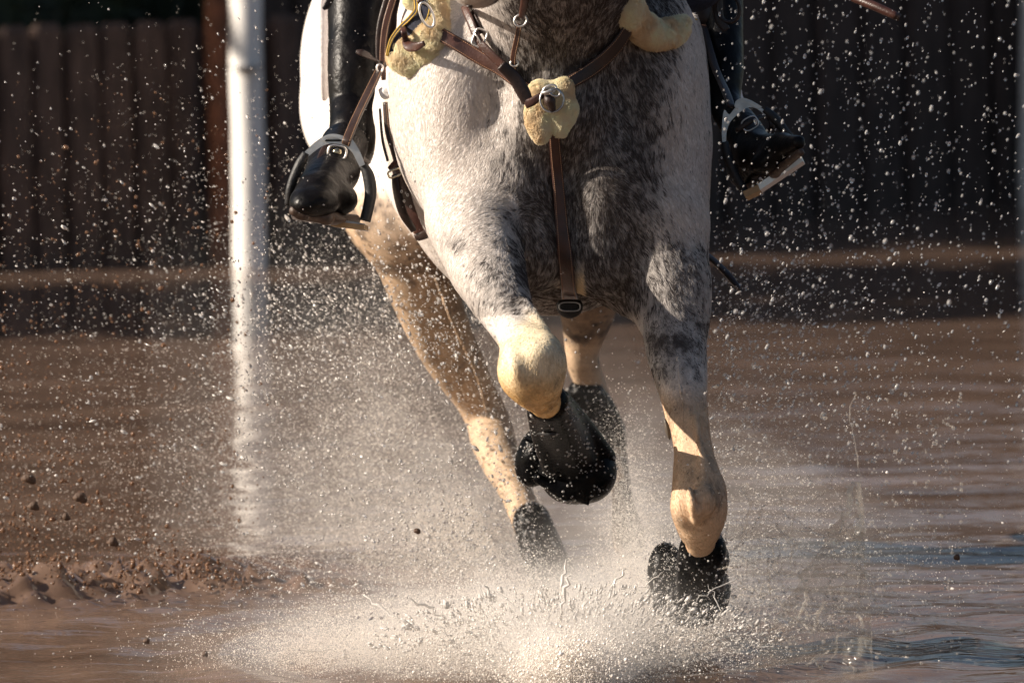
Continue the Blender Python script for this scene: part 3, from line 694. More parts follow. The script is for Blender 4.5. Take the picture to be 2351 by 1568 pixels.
# ================================================================== SHEEPSKIN helper
WOOL = np.array([.98, .88, .66])
def fleece(name, prims, parent, n, ln=.012, h=.004, seed=3):
    ln *= .8; n = int(n * 2.2)
    V, F = sdf_mesh(prims, h, pad=.02)
    V = V + .005 * (fbm(V, 38, 2)[:, None] - .5) + .0012 * (fbm(V, 110, 2, 5)[:, None] - .5) * np.array([1, 1, 1.5])
    o = mk(name, V, F, M_skin_under, parent)
    def dirf(P, Nn): return np.array([0, -.35, 0]) + np.stack([vnoise(P, 75, 3 + 9 * k) - .5 for k in range(3)], 1) * 1.3
    def colf(P, r):
        v = .92 + .1 * r.random(len(P)) + .15 * (vnoise(P, 70) - .5)
        tint = smooth(.45, .7, fbm(P, 22, 2, 4))[:, None]
        return np.clip((WOOL * (1 - .35 * tint) + np.array([.62, .36, .14]) * .35 * tint) * v[:, None], 0, .92)
    add_hair('wool', V, F, n, M_wool, o, ln, .00042, dirf, colf, lambda c, nn: (nn[:, 2] > -.3).astype(float), lift=.5, seed=seed)
    return o
def sx(x, y, off=0.0):
    s = snap(x, y); return (s[0] if s else 14.0) - off

# ================================================================== SADDLE, PAD, GIRTH
print('SNAP', [(q, round(sx(*q), 3)) for q in ((960,20),(1000,20),(1000,60),(985,100),(950,130),(920,150),(910,120),(940,60),(1452,40),(1440,10),(1500,78),(1560,62),(1590,10))])
loc = W(1230, -200, 14.9)
pad = thing('saddle_pad', tuple(loc), 'cream sheepskin saddle pad with navy and yellow edging under the saddle', 'saddle pad')
dl = 14.0
fleece('fleece', [Cc(1000, -60, 14.0, 26, 998, 70, sx(998, 70), 26, k=.02), Ee(950, 128, sx(950, 128), 56, 42, 26, rot=8, k=.03), Ee(988, 100, sx(988, 100), 32, 42, 26, k=.03), Ee(918, 132, sx(920, 135), 26, 26, 22, k=.02), Cc(952, -40, 14.04, 26, 945, 5, 14.04, 14, k=.015)], pad, 26000, ln=.011)
fleece('fleece', [Cc(1428, -60, 13.84, 26, 1445, 30, 13.86, 30, k=.02), Pl([(1436, 10, 13.85, 30), (1458, 50, 13.89, 34), (1500, 80, 13.93, 32), (1545, 74, 13.97, 30), (1568, 52, 13.98, 14)], k=.02)], pad, 22000, ln=.010, seed=4)
def seg_strap(name, pts, m, parent, th=.004, nrm=(0, 0, 1), stitch=None, n=24): return strap(name, pts, m, parent, n=n, th=th, nrm=nrm, stitch=stitch)
bd = [(896, 132, 22), (908, 100, 34), (930, 74, 42), (955, 52, 46), (972, 25, 46), (968, -20, 44)]
band = [(x, y, min(sx(x, y), 14.05) - .070, w_) for (x, y, w_) in bd]
seg_strap('binding', band, M_navy, pad, th=.006, nrm=(-.2, .1, 1))
nb = catmull(np.array(band), 20); tb = np.gradient(nb[:, :2], axis=0); tb /= np.linalg.norm(tb, axis=1)[:, None]
for o_ in (-.44, -.30, .30, .44):
    q = nb.copy(); q[:, 0] += -tb[:, 1] * nb[:, 3] * o_; q[:, 1] += tb[:, 0] * nb[:, 3] * o_; q[:, 2] -= .005; q[:, 3] = 3.4
    seg_strap('braid', [tuple(k_) for k_ in q[::2]], M_yellow, pad, th=.003)
strap('pad_edge', [(905, 185, 14.2, 20), (893, 205, 14.22, 26), (884, 218, 14.24, 22), (874, 206, 14.26, 12)], M_padwhite, pad, th=.006)
strap('pad_edge', [(897, 165, 14.2, 20), (896, 195, 14.2, 18), (901, 232, 14.2, 9)], M_padwhite, pad, th=.006)
sdf_obj('pad_panel', [Ee(742, 60, 15.0, 26, 175, 110, rot=1, k=.02)], M_padwhite, pad, h=.006)
sdf_obj('pad_panel', [Ee(1562, 60, 14.6, 46, 120, 120, rot=-8, k=.02)], M_padwhite, pad, h=.006)

sad = thing('saddle', tuple(W(1230, -260, 14.9)), 'dark brown leather saddle with flaps and stirrup bars on the grey horse', 'saddle')
sdf_obj('flap', [Cc(905, -120, 14.62, 40, 880, 60, 14.62, 26, k=.02), Cc(880, 60, 14.62, 26, 878, 150, 14.6, 12, k=.02)], M_leatherd, sad, h=.005)
sdf_obj('flap', [Cc(1590, -120, 14.55, 50, 1612, 40, 14.55, 34, k=.02), Cc(1612, 40, 14.55, 34, 1612, 130, 14.6, 16, k=.02)], M_leatherd, sad, h=.005)
strap('flap_edge', [(905, -10, 14.42, 16), (885, 60, 14.42, 16), (878, 130, 14.42, 14), (882, 185, 14.42, 13)], M_leather, sad, th=.006, stitch=M_thread)
strap('flap_edge', [(890, -10, 14.44, 14), (872, 60, 14.44, 14), (868, 120, 14.44, 12), (872, 175, 14.44, 10)], M_leatherd, sad, th=.006)
strap('billet', [(818, 119, 14.30, 9), (834, 123, 14.30, 18), (856, 134, 14.33, 18), (878, 150, 14.40, 16)], M_leatherd, sad, th=.004, nrm=(-.2, .4, 1))
strap('billet', [(932, 95, sx(932, 95, .085), 14), (926, 60, sx(926, 60, .085), 14), (938, 20, sx(938, 20, .085), 14), (958, 2, 14.0, 12), (972, 8, 13.99, 10)], M_leather, sad, th=.004)
strap('billet', [(930, 88, sx(930, 88, .078), 14), (938, 106, sx(938, 106, .078), 24), (956, 108, sx(956, 108, .078), 20), (974, 100, sx(974, 100, .078), 12)], M_leather, sad, th=.005)
ring('ring', 1672, 20, 14.4, 26, 32, 5, M_leatherd, sad, rot=.2)
strap('billet', [(1645, -20, 14.4, 24), (1650, 40, 14.4, 24), (1668, 70, 14.4, 18)], M_leatherd, sad, th=.005)
ring('ring', 980, 35, sx(980, 35, .09), 14, 30, 3.0, M_steel, sad, rot=.4)
ring('ring', 872, 217 - 60, 14.3, 7, 9, 2.2, M_steel, sad)
strap('edge_piping', [(1478, 28, 14.05, 3), (1540, 30, 14.08, 3), (1600, 46, 14.2, 3)], M_yellow, sad, th=.003)
sdf_obj('pommel_front', [Ee(1560, -15, 14.35, 95, 48, 60, k=.02)], M_navy, sad, h=.006)

gir = thing('girth', tuple(W(930, 450, 14.6)), 'brown leather girth with brass buckles behind the lit shoulder', 'girth')
dg = 14.42
def on_left(pts): return pts
strap('girth_strap', [(884, 235, dg, 12), (890, 300, dg, 14), (905, 350, dg - .01, 16), (912, 372, dg - .01, 18)], M_leatherd, gir, th=.005, nrm=(-.5, 0, 1), stitch=M_thread)
strap('girth_strap', [(898, 250, dg - .04, 10), (912, 310, dg - .05, 14), (930, 358, dg - .05, 18), (944, 372, dg - .05, 20)], M_leather, gir, th=.005, nrm=(-.5, 0, 1), stitch=M_thread)
strap('girth_strap', [(872, 250, dg + .03, 5), (878, 320, dg + .02, 6), (890, 370, dg, 6)], M_leatherd, gir, th=.004, nrm=(-.5, 0, 1))
strap('girth_body', [(915, 368, dg - .03, 44), (925, 400, dg - .05, 52), (938, 450, dg - .06, 56), (955, 500, dg - .06, 46), (975, 548, dg - .05, 34)], M_leather, gir, th=.012, nrm=(-.45, -.1, 1), stitch=M_thread)
strap('girth_body', [(908, 402, dg - .09, 20), (912, 440, dg - .10, 22), (925, 490, dg - .10, 20), (950, 530, dg - .08, 14)], M_leatherd, gir, th=.008, nrm=(-.5, -.1, 1))
strap('cross_strap', [(893, 388, dg - .12, 10), (915, 368, dg - .13, 12), (940, 372, dg - .14, 12), (960, 392, dg - .12, 12)], M_leather, gir, th=.005, nrm=(-.3, .3, 1))
strap('girth_loop', [(955, 545, dg - .07, 16), (975, 538, dg - .09, 18), (990, 528, dg - .12, 18)], M_leatherd, gir, th=.006, nrm=(-.2, -.3, 1))
ring('buckle', 906, 398, dg - .16, 15, 8, 2.4, M_brass, gir, rot=.35, power=4)
ring('buckle', 938, 412, dg - .16, 8, 26, 2.2, M_brass, gir, rot=.45, power=4)
ring('buckle', 946, 428, dg - .15, 5, 8, 2, M_steel, gir)
for (hx, hy) in ((922, 440), (928, 462), (936, 448), (943, 475)): ring('eyelet', hx, hy, dg - .13, 2, 3, 1.0, M_steel, gir, n=10, seg=6)

# ================================================================== BREASTPLATE
bpz = thing('breastplate', tuple(W(1260, 230, 13.8)), 'brown leather breastplate with sheepskin pad and steel ring on the chest', 'breastplate')
fz = sx(1262, 250, .018)
fleece('sheepskin', [Ee(1268, 215, fz, 44, 28, 14, k=.02), Ee(1240, 205, fz, 24, 18, 14, k=.01), Ee(1238, 262, fz, 32, 46, 14, rot=-8, k=.015), Ee(1243, 300, fz + .003, 20, 30, 14, rot=-6, k=.015),
    Ee(1295, 250, fz, 28, 44, 14, rot=6, k=.015), Ee(1285, 288, fz + .003, 18, 28, 12, rot=6, k=.012), Ee(1295, 200, fz, 18, 18, 14, k=.01)], bpz, 26000, ln=.007, h=.003, seed=5)
TH = dict(th=.005)
strap_on('shoulder_strap', [(966, 62, 26), (1000, 74, 32), (1050, 102, 33), (1105, 135, 33), (1150, 160, 33), (1190, 190, 30), (1222, 212, 24)], M_leather, bpz, stitch=M_thread, off=.012)
strap('strap_end', [(1150, 150, fz - .035, 26), (1180, 178, fz - .03, 30), (1200, 210, fz - .028, 32), (1212, 236, fz - .026, 26)], M_leatherd, bpz, th=.006)
strap('strap_fold', [(1206, 240, fz - .026, 22), (1222, 234, fz - .03, 20), (1240, 222, fz - .032, 16), (1252, 214, fz - .03, 12)], M_leather, bpz, th=.006)
strap_on('neck_strap', [(1066, 15, 18), (1080, 50, 20), (1093, 82, 20), (1102, 98, 20)], M_leather, bpz, off=.02, bias=.01)
strap_on('neck_strap', [(1078, 15, 14), (1094, 50, 14), (1104, 78, 14)], M_leatherd, bpz, off=.008)
strap_on('martingale_fork', [(1100, 98, 20), (1125, 124, 22), (1155, 152, 22), (1180, 182, 22), (1200, 205, 20)], M_leather, bpz, off=.022, bias=.008)
strap_on('martingale_fork', [(1207, -12, 20), (1202, 20, 18), (1197, 40, 14)], M_leather, bpz, off=.02)
strap_on('martingale_fork', [(1193, 58, 12), (1187, 90, 13), (1180, 122, 13), (1178, 150, 14), (1184, 176, 15), (1196, 196, 14)], M_leather, bpz, off=.018, stitch=M_thread)
dq = sx(1100, 95, .035)
ring('buckle', 1101, 88, dq, 14, 20, 2.6, M_steel, bpz, rot=-.35, power=5)
tube('buckle_tongue', [(1090, 78, dq - .004), (1100, 92, dq - .006), (1106, 106, dq - .004)], 1.8, M_steel, bpz, n=6, seg=6)
dq = sx(1196, 50, .03); ring('ring', 1195, 48, dq, 15, 13, 2.6, M_steel, bpz, rot=.5)
ring('keeper', 1181, 146, sx(1181, 146, .022), 9, 7, 2.4, M_steel, bpz)
strap_on('shoulder_strap', [(1276, 216, 26), (1310, 190, 30), (1350, 165, 34), (1392, 132, 36), (1425, 95, 36), (1452, 48, 32), (1474, 10, 26), (1478, -20, 20)], M_leatherd, bpz, off=.012, stitch=M_thread, bias=.004)
strap_on('girth_end', [(1268, 250, 20), (1272, 300, 24), (1278, 380, 27), (1285, 460, 29), (1292, 540, 32), (1300, 610, 36), (1306, 668, 37), (1309, 692, 37)], M_leather, bpz, n=60, off=.008, stitch=M_thread, bias=.004)
rz = fz - .036
ring('ring', 1267, 230, rz, 27, 28, 2.5, M_steeld, bpz, n=44)
ring('clip', 1262, 206, rz - .012, 16, 9, 2.8, M_steel, bpz, rot=.4)
ring('clip', 1274, 213, rz - .016, 12, 8, 2.8, M_steeld, bpz, rot=-.3)
tube('clip_bar', [(1243, 214, rz - .014), (1256, 212, rz - .018), (1268, 206, rz - .016)], 4, M_steel, bpz, n=8)
sdf_obj('clip_body', [Cc(1256, 212, rz - .006, 8, 1262, 232, rz - .004, 11, k=.006), Cc(1262, 232, rz - .004, 13, 1268, 250, rz, 9, k=.006)], M_leatherd, bpz)
dq = sx(1306, 680, .03)
sdf_obj('buckle_guard', [Ee(1308, 704, dq, 31, 28, 10, k=.006), Cc(1270, 676, dq, 12, 1346, 676, dq, 12, k=.004, sub=True)], M_rubber, bpz)
ring('buckle', 1308, 704, dq - .012, 24, 10, 1.8, M_steeld, bpz, power=3)

# ================================================================== RIDER
rd = thing('person', tuple(W(1230, -300, 14.9)), 'rider on the grey horse in white breeches and tall black riding boots', 'person')
BR = [Cc(1000, -420, 15.1, 130, 830, -330, 14.6, 95, k=.05), Cc(830, -330, 14.6, 92, 812, -60, 14.62, 64, k=.04), Cc(812, -60, 14.62, 60, 808, 160, 14.6, 44, k=.03), Cc(808, 160, 14.6, 44, 790, 300, 14.55, 30, k=.03),
      Cc(1420, -420, 15.1, 130, 1600, -330, 14.6, 95, k=.05), Cc(1600, -330, 14.6, 92, 1650, -60, 14.62, 56, k=.04), Cc(1650, -60, 14.62, 48, 1655, 160, 14.6, 38, k=.03), Cc(1655, 160, 14.6, 38, 1690, 280, 14.5, 28, k=.03),
      Cc(1000, -420, 15.1, 140, 1420, -420, 15.1, 140, k=.06), Ee(1210, -520, 15.15, 190, 170, 130, k=.06)]
V1, F1 = sdf_mesh(BR, .008); mk('body', relax(V1, F1, 2), F1, M_padwhite, rd)
def bootmesh(prims, h=.0042):
    V, F = sdf_mesh(prims, h, pad=.02); V = relax(V, F, 1)
    V = V + (.0016 * (fbm(V * np.array([1, 1.6, 1]), 55, 2) - .5))[:, None] * np.array([1, 1, 1])
    return V, F
LB = [Pl([(818, -80, 14.6, 70), (815, 60, 14.55, 62), (810, 160, 14.5, 58), (806, 235, 14.48, 50), (802, 262, 14.45, 43), (802, 300, 14.42, 47)], k=.01, n=40), Ee(812, 300, 14.47, 50, 68, 60, rot=12, k=.02), Ee(828, 345, 14.5, 30, 42, 50, rot=5, k=.02),
      Cc(790, 335, 14.33, 54, 765, 390, 14.2, 58, k=.02), Cc(765, 390, 14.2, 57, 728, 448, 14.04, 52, k=.02),
      Ee(722, 462, 14.0, 56, 36, 60, rot=-8, k=.02), Ee(760, 455, 14.1, 62, 42, 60, rot=-8, k=.02), Ee(704, 472, 13.98, 38, 24, 44, rot=-6, k=.015),
      Cc(758, 250, 14.36, 5, 800, 268, 14.32, 4, k=.012, sub=True), Cc(722, 420, 13.93, 3, 790, 405, 14.02, 3, k=.012, sub=True)]
V1, F1 = bootmesh(LB); b1o = mk('riding_boot', V1, F1, M_blackboot, rd); BOOTV = (V1, F1)
sdf_obj('sole', [Cc(690, 492, 13.98, 13, 750, 502, 14.0, 13, k=.012), Cc(676, 484, 13.97, 13, 700, 494, 13.97, 12, k=.01), Cc(750, 500, 14.0, 14, 815, 505, 14.2, 13, k=.012), Ee(735, 500, 14.05, 62, 13, 40, rot=-6, k=.01)], M_sole, b1o)
RB = [Pl([(1652, -80, 14.6, 54), (1656, 60, 14.55, 50), (1662, 160, 14.5, 45), (1666, 240, 14.46, 38), (1705, 300, 14.35, 45), (1740, 360, 14.25, 48)], k=.01, n=40), Ee(1712, 390, 14.3, 44, 46, 50, rot=20, k=.02),
      Cc(1740, 350, 14.25, 44, 1795, 340, 14.1, 32, k=.02), Cc(1795, 338, 14.1, 30, 1832, 328, 14.02, 17, k=.015), Ee(1775, 362, 14.12, 60, 30, 46, rot=28, k=.02)]
V1, F1 = bootmesh(RB); b2o = mk('riding_boot', V1, F1, M_blackboot, rd)
sdf_obj('sole', [Cc(1712, 432, 14.28, 9, 1780, 396, 14.12, 11, k=.01), Cc(1780, 396, 14.12, 11, 1838, 350, 14.0, 9, k=.01)], M_sole, b2o)
# spur straps and buckles
strap('spur_strap', [(732, 372, 14.12, 15), (748, 340, 14.16, 15), (785, 334, 14.2, 16), (820, 352, 14.3, 16), (845, 372, 14.42, 14)], M_leatherd, b1o, th=.005, nrm=(0, .5, 1))
ring('spur_buckle', 774, 350, 14.14, 21, 15, 2.6, M_steel, b1o, rot=-.15, power=3)
sdf_obj('spur_button', [Ee(774, 350, 14.15, 12, 10, 5, k=.004)], M_brass, b1o)
tube('spur', [(742, 340, 14.16), (730, 352, 14.2), (728, 368, 14.25)], 3, M_brass, b1o, n=10)
strap('boot_tab', [(742, 22, 14.45, 8), (752, 12, 14.45, 16), (764, -12, 14.45, 16)], M_blackboot, b1o, th=.005)
ring('spur_buckle', 1722, 284, 14.22, 19, 14, 1.7, M_steel, b2o, rot=.5, power=3)
strap('spur_strap', [(1690, 300, 14.22, 12), (1730, 276, 14.22, 12), (1762, 268, 14.24, 12), (1772, 290, 14.24, 12), (1764, 300, 14.25, 10)], M_leatherd, b2o, th=.005)

# ================================================================== STIRRUPS
st = thing('stirrup', tuple(W(765, 515, 14.1)), 'steel stirrup with black side cushions under the lit boot left of the chest', 'stirrup', 'stirrups')
ds = 14.06
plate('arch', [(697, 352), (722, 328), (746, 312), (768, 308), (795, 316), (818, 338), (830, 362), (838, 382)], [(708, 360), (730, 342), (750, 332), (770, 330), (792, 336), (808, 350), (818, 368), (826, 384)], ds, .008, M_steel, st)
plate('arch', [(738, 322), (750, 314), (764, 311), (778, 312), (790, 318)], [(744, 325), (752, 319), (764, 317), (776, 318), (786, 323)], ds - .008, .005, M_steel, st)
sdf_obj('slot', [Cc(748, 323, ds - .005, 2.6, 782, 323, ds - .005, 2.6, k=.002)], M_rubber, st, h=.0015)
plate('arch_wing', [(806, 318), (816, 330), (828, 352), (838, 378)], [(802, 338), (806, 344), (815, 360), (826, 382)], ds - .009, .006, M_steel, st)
tube('side_cushion', [(703, 352, ds, 9), (690, 375, ds, 12), (676, 405, ds, 11), (666, 435, ds, 10), (662, 470, ds + .01, 9)], 10, M_rubber, st)
tube('side_cushion', [(835, 380, ds, 10), (846, 405, ds, 14), (851, 440, ds, 14), (846, 475, ds, 13), (838, 508, ds, 13)], 10, M_rubber, st)
v = cp(np.array([668, 838, 846, 672] * 2), np.array([484, 514, 520, 492] * 2), np.array([ds + .02, ds + .02, ds + .12, ds + .12] * 2)); v[4:, 1] -= .011
mk('tread', v, [(0, 1, 2, 3), (7, 6, 5, 4), (0, 4, 5, 1), (1, 5, 6, 2), (2, 6, 7, 3), (3, 7, 4, 0)], M_steeld, st, smooth=False)
v = cp(np.array([760, 836, 846, 770] * 2), np.array([508, 516, 519, 511] * 2), np.array([ds - .0, ds - .0, ds + .10, ds + .10] * 2)); v[4:, 1] -= .010
mk('tread_pad', v, [(0, 1, 2, 3), (7, 6, 5, 4), (0, 4, 5, 1), (1, 5, 6, 2), (2, 6, 7, 3), (3, 7, 4, 0)], M_rubtan, st, smooth=False)
strap('stirrup_leather', [(878, 145, 14.34, 14), (862, 180, 14.28, 20), (840, 225, 14.2, 22), (816, 275, 14.1, 22), (798, 318, ds - .012, 22), (794, 332, ds - .01, 21)], M_leatherd, st, th=.006, nrm=(-.25, .1, 1), stitch=M_thread)

st = thing('stirrup', tuple(W(1780, 410, 14.15)), 'tilted steel stirrup with black side cushions under the shaded boot', 'stirrup', 'stirrups')
ds = 14.16
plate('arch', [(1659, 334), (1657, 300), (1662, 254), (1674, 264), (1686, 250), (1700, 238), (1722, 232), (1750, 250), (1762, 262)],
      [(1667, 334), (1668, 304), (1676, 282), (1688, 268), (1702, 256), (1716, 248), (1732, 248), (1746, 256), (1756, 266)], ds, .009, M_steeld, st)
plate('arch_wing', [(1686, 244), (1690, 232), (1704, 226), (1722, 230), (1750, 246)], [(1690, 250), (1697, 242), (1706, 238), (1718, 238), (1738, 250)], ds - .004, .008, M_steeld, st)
tube('side_cushion', [(1754, 252, ds, 9), (1772, 266, ds, 11), (1790, 286, ds, 11), (1806, 306, ds, 10), (1826, 330, ds + .03, 9), (1842, 356, ds + .04, 8)], 10, M_rubber, st)
tube('side_cushion', [(1663, 326, ds, 9), (1668, 352, ds, 11), (1680, 385, ds, 11), (1694, 415, ds, 11), (1710, 440, ds, 10)], 10, M_rubber, st)
v = cp(np.array([1738, 1838, 1843, 1743] * 2), np.array([424, 357, 364, 431] * 2), np.array([ds - .03, ds - .03, ds + .1, ds + .1] * 2))
v[4:] += np.array([.005, -.012, 0]); mk('tread', v, [(0, 1, 2, 3), (7, 6, 5, 4), (0, 4, 5, 1), (1, 5, 6, 2), (2, 6, 7, 3), (3, 7, 4, 0)][::1], M_steel, st, smooth=False)
v = cp(np.array([1705, 1740, 1746, 1712] * 2), np.array([440, 424, 432, 448] * 2), np.array([ds - .032, ds - .032, ds + .1, ds + .1] * 2))
v[4:] += np.array([.005, -.012, 0]); mk('tread_pad', v, [(0, 1, 2, 3), (7, 6, 5, 4), (0, 4, 5, 1), (1, 5, 6, 2), (2, 6, 7, 3), (3, 7, 4, 0)], M_rubtan, st, smooth=False)
strap('stirrup_leather', [(1616, 60, 14.5, 14), (1640, 150, 14.4, 20), (1664, 205, 14.25, 22), (1680, 246, ds + .006, 20)], M_leatherd, st, th=.006, nrm=(.3, .1, 1))

# riding whip and strap end
rw = thing('riding_whip', tuple(W(2010, 20, 14.3)), 'tip of a brown riding whip held out at the top right', 'whip')
tube('handle', [(1880, -40, 14.4, 9), (1960, -4, 14.35, 10), (2010, 16, 14.32, 11), (2050, 34, 14.3, 10), (2058, 38, 14.3, 9)], 8, M_leather, rw, n=20)
tube('cap', [(2056, 37, 14.3, 10), (2066, 42, 14.3, 9)], 8, M_sole, rw, n=6)
props(strap('strap_end', [(1585, 555, 14.5, 16), (1612, 578, 14.46, 17), (1640, 600, 14.42, 18), (1668, 628, 14.38, 18), (1688, 652, 14.36, 15), (1698, 665, 14.35, 6)], M_leatherd, None, th=.006, nrm=(.5, .4, 1)),
      'dark leather strap end sticking out behind the shaded forearm', 'strap')

# ================================================================== SPLASH
def water_mat(name, col, rough, trans, spec=.6):
    m = mat(name, col, rough, 0, spec, IOR=1.33); m.node_tree.nodes['Principled BSDF'].inputs['Transmission Weight'].default_value = trans; return m
M_drop = water_mat('water_drops', (.95, .92, .89), .08, .72)
M_mist = water_mat('fine_spray', (.91, .85, .78), .3, .0, .5)
M_muddrop = water_mat('muddy_drops', (.28, .15, .085), .15, .5)
M_lump = water_mat('white_water', (.95, .91, .86), .10, .45)
M_clear = water_mat('clear_water', (.90, .85, .78), .05, .88)
M_foam = noise_mat('foam', (.36, .25, .16), (.66, .52, .38), 20, .3, bump=.6, bscale=60, p=(.3, .6), stretch=(1, 1, 1))
M_mudfoam = noise_mat('muddy_churn', (.11, .062, .038), (.24, .14, .085), 24, .3, bump=.6, bscale=50)

def thin(name, col, mixw):
    m = mat(name, col, .05, 0, .8, IOR=1.33); b = m.node_tree.nodes['Principled BSDF']; b.inputs['Transmission Weight'].default_value = .6
    tr = N(m, 'ShaderNodeBsdfTransparent'); tr.inputs[0].default_value = (.995, .985, .97, 1); mx = N(m, 'ShaderNodeMixShader'); fr = N(m, 'ShaderNodeLayerWeight', Blend=.15)
    mr = N(m, 'ShaderNodeMapRange'); mr.inputs[3].default_value = mixw; mr.inputs[4].default_value = .9; L(m, fr.outputs['Facing'], mr.inputs[0]); L(m, mr.outputs[0], mx.inputs[0])
    L(m, tr.outputs[0], mx.inputs[1]); L(m, b.outputs[0], mx.inputs[2]); L(m, mx.outputs[0], m.node_tree.nodes['Material Output'].inputs[0]); return m
M_sheet = thin('thin_water', (.85, .78, .68), .05); M_clear = thin('clear_water', (.92, .86, .78), .22)
def px2cam(x, y, d): return cp(x, y, d)
def above(Pw, eps=.004): return Pw[:, 2] > eps
def points_obj(name, Pw, rad, mtl, label, cat=None, parent=None):
    me = bpy.data.meshes.new(name); off = abs_loc(parent) if parent is not None else 0
    me.vertices.add(len(Pw)); me.vertices.foreach_set('co', (Pw - off).astype(np.float32).ravel())
    a = me.attributes.new('rad', 'FLOAT', 'POINT'); a.data.foreach_set('value', rad.astype(np.float32))
    o = bpy.data.objects.new(name, me); COL.objects.link(o); o.parent = parent; o['kind'] = 'stuff'
    if label: o['label'] = label
    if cat: o['category'] = cat
    g = bpy.data.node_groups.new(name, 'GeometryNodeTree')
    g.interface.new_socket('Geometry', in_out='INPUT', socket_type='NodeSocketGeometry'); g.interface.new_socket('Geometry', in_out='OUTPUT', socket_type='NodeSocketGeometry')
    gi = g.nodes.new('NodeGroupInput'); go = g.nodes.new('NodeGroupOutput'); mp_ = g.nodes.new('GeometryNodeMeshToPoints')
    na = g.nodes.new('GeometryNodeInputNamedAttribute'); na.data_type = 'FLOAT'; na.inputs['Name'].default_value = 'rad'
    sm = g.nodes.new('GeometryNodeSetMaterial'); sm.inputs['Material'].default_value = mtl
    g.links.new(gi.outputs[0], mp_.inputs['Mesh']); g.links.new(na.outputs['Attribute'], mp_.inputs['Radius'])
    g.links.new(mp_.outputs[0], sm.inputs['Geometry']); g.links.new(sm.outputs[0], go.inputs[0])
    md = o.modifiers.new('drops', 'NODES'); md.node_group = g; me.materials.append(mtl)
    return o
# icosphere template
def ico():
    t = (1 + 5 ** .5) / 2; v = np.array([(-1, t, 0), (1, t, 0), (-1, -t, 0), (1, -t, 0), (0, -1, t), (0, 1, t), (0, -1, -t), (0, 1, -t), (t, 0, -1), (t, 0, 1), (-t, 0, -1), (-t, 0, 1)]) / (1 + t * t) ** .5
    f = np.array([(0, 11, 5), (0, 5, 1), (0, 1, 7), (0, 7, 10), (0, 10, 11), (1, 5, 9), (5, 11, 4), (11, 10, 2), (10, 7, 6), (7, 1, 8), (3, 9, 4), (3, 4, 2), (3, 2, 6), (3, 6, 8), (3, 8, 9), (4, 9, 5), (2, 4, 11), (6, 2, 10), (8, 6, 7), (9, 8, 1)]); return v, f
IV, IF = ico()
def drops_obj(name, Pc, rad, dirs, el, mtl, label=None, cat=None, parent=None, wob=.25, seed=0):
    """stretched irregular drops, one mesh; Pc camera space"""
    r = np.random.default_rng(seed); n = len(Pc)
    rad = np.minimum(rad, .0042 if mtl is not M_muddrop else .006)
    d_ = dirs / (np.linalg.norm(dirs, axis=1)[:, None] + 1e-9)
    v = IV[None] * (1 + wob * (r.random((n, 12, 1)) - .5))
    al = (v * d_[:, None]).sum(2, keepdims=True); v = (v + d_[:, None] * al * (el[:, None, None] - 1)) * rad[:, None, None] + Pc[:, None]
    F = (IF[None] + 12 * np.arange(n)[:, None, None]).reshape(-1, 3)
    o = mk(name, v.reshape(-1, 3), F, mtl, parent); o['kind'] = 'stuff'
    if label: o['label'] = label
    if cat: o['category'] = cat
    return o
R = np.random.default_rng(11)
def keep_above(x, y, d, *rest, z=.003):
    Pw = to_world(cp(x, y, d)); k = Pw[:, 2] > z
    return tuple(a[k] for a in (x, y, d) + rest)
def lognorm(n, med, s): return med * np.exp(s * R.normal(size=n))

# --- fine spray: hundreds of thousands of tiny droplets thrown up by the hooves
xs, ys, dsn, rs = [], [], [], []
def blob(n, x, y, sx_, sy_, d, sd, r, rs_=.35, rot=0.0):
    a = R.normal(size=n) * sx_; b = R.normal(size=n) * sy_; c, s = math.cos(rot), math.sin(rot)
    xs.append(x + a * c - b * s); ys.append(y + a * s + b * c); dsn.append(d + sd * R.normal(size=n)); rs.append(lognorm(n, r, rs_))
def fan(n, x, y, a0, a1, rho, d, sd, r, rs_=.35, drag=0.0, pw=1.0):
    a = np.radians(a0 + (a1 - a0) * R.random(n)); q = rho * .27 * R.gamma(1.9 / pw ** .3, size=n)
    xs.append(x + q * np.cos(a)); ys.append(y - q * np.sin(a) * .92); dsn.append(d + drag * q / 1000 + (sd * (.3 + q / rho)) * R.normal(size=n)); rs.append(lognorm(n, r, rs_))
blob(70000, 1300, 1520, 170, 65, 13.7, .10, .00062, .55)
blob(70000, 1130, 1460, 220, 70, 14.2, .25, .00062)
blob(30000, 1260, 1400, 150, 60, 14.5, .22, .00058, rot=.2)
blob(50000, 900, 1510, 200, 50, 13.9, .15, .00062)
blob(26000, 1310, 1545, 60, 40, 13.5, .05, .0009, .5)
blob(40000, 1640, 1500, 150, 60, 14.2, .1, .00062)
blob(9000, 1600, 1490, 110, 40, 13.6, .05, .00062)
blob(30000, 1500, 1330, 90, 100, 14.4, .22, .00055)
blob(20000, 1450, 1200, 45, 120, 14.9, .2, .00055, rot=-.1)
fan(90000, 1270, 1440, 95, 188, 850, 15.6, .3, .00065, pw=.75)
fan(60000, 1200, 1400, 112, 172, 800, 15.7, .25, .00065, pw=.65)
fan(26000, 1500, 1470, 5, 80, 620, 14.3, .35, .0006, pw=.7)
x, y, d, q = (np.concatenate(a) for a in (xs, ys, dsn, rs))
mod = fbm(cp(x, y, d), 9, 3, 1.7); k = (R.random(len(x)) < smooth(.25, .62, mod)) & (x > -100) & (x < 2450)
x, y, d, q = x[k], y[k], d[k], q[k]; x, y, d, q = keep_above(x, y, d, q)
points_obj('fine_spray', to_world(cp(x, y, d)), q, M_mist, 'pale cloud of fine water spray thrown up around the hooves', 'spray')

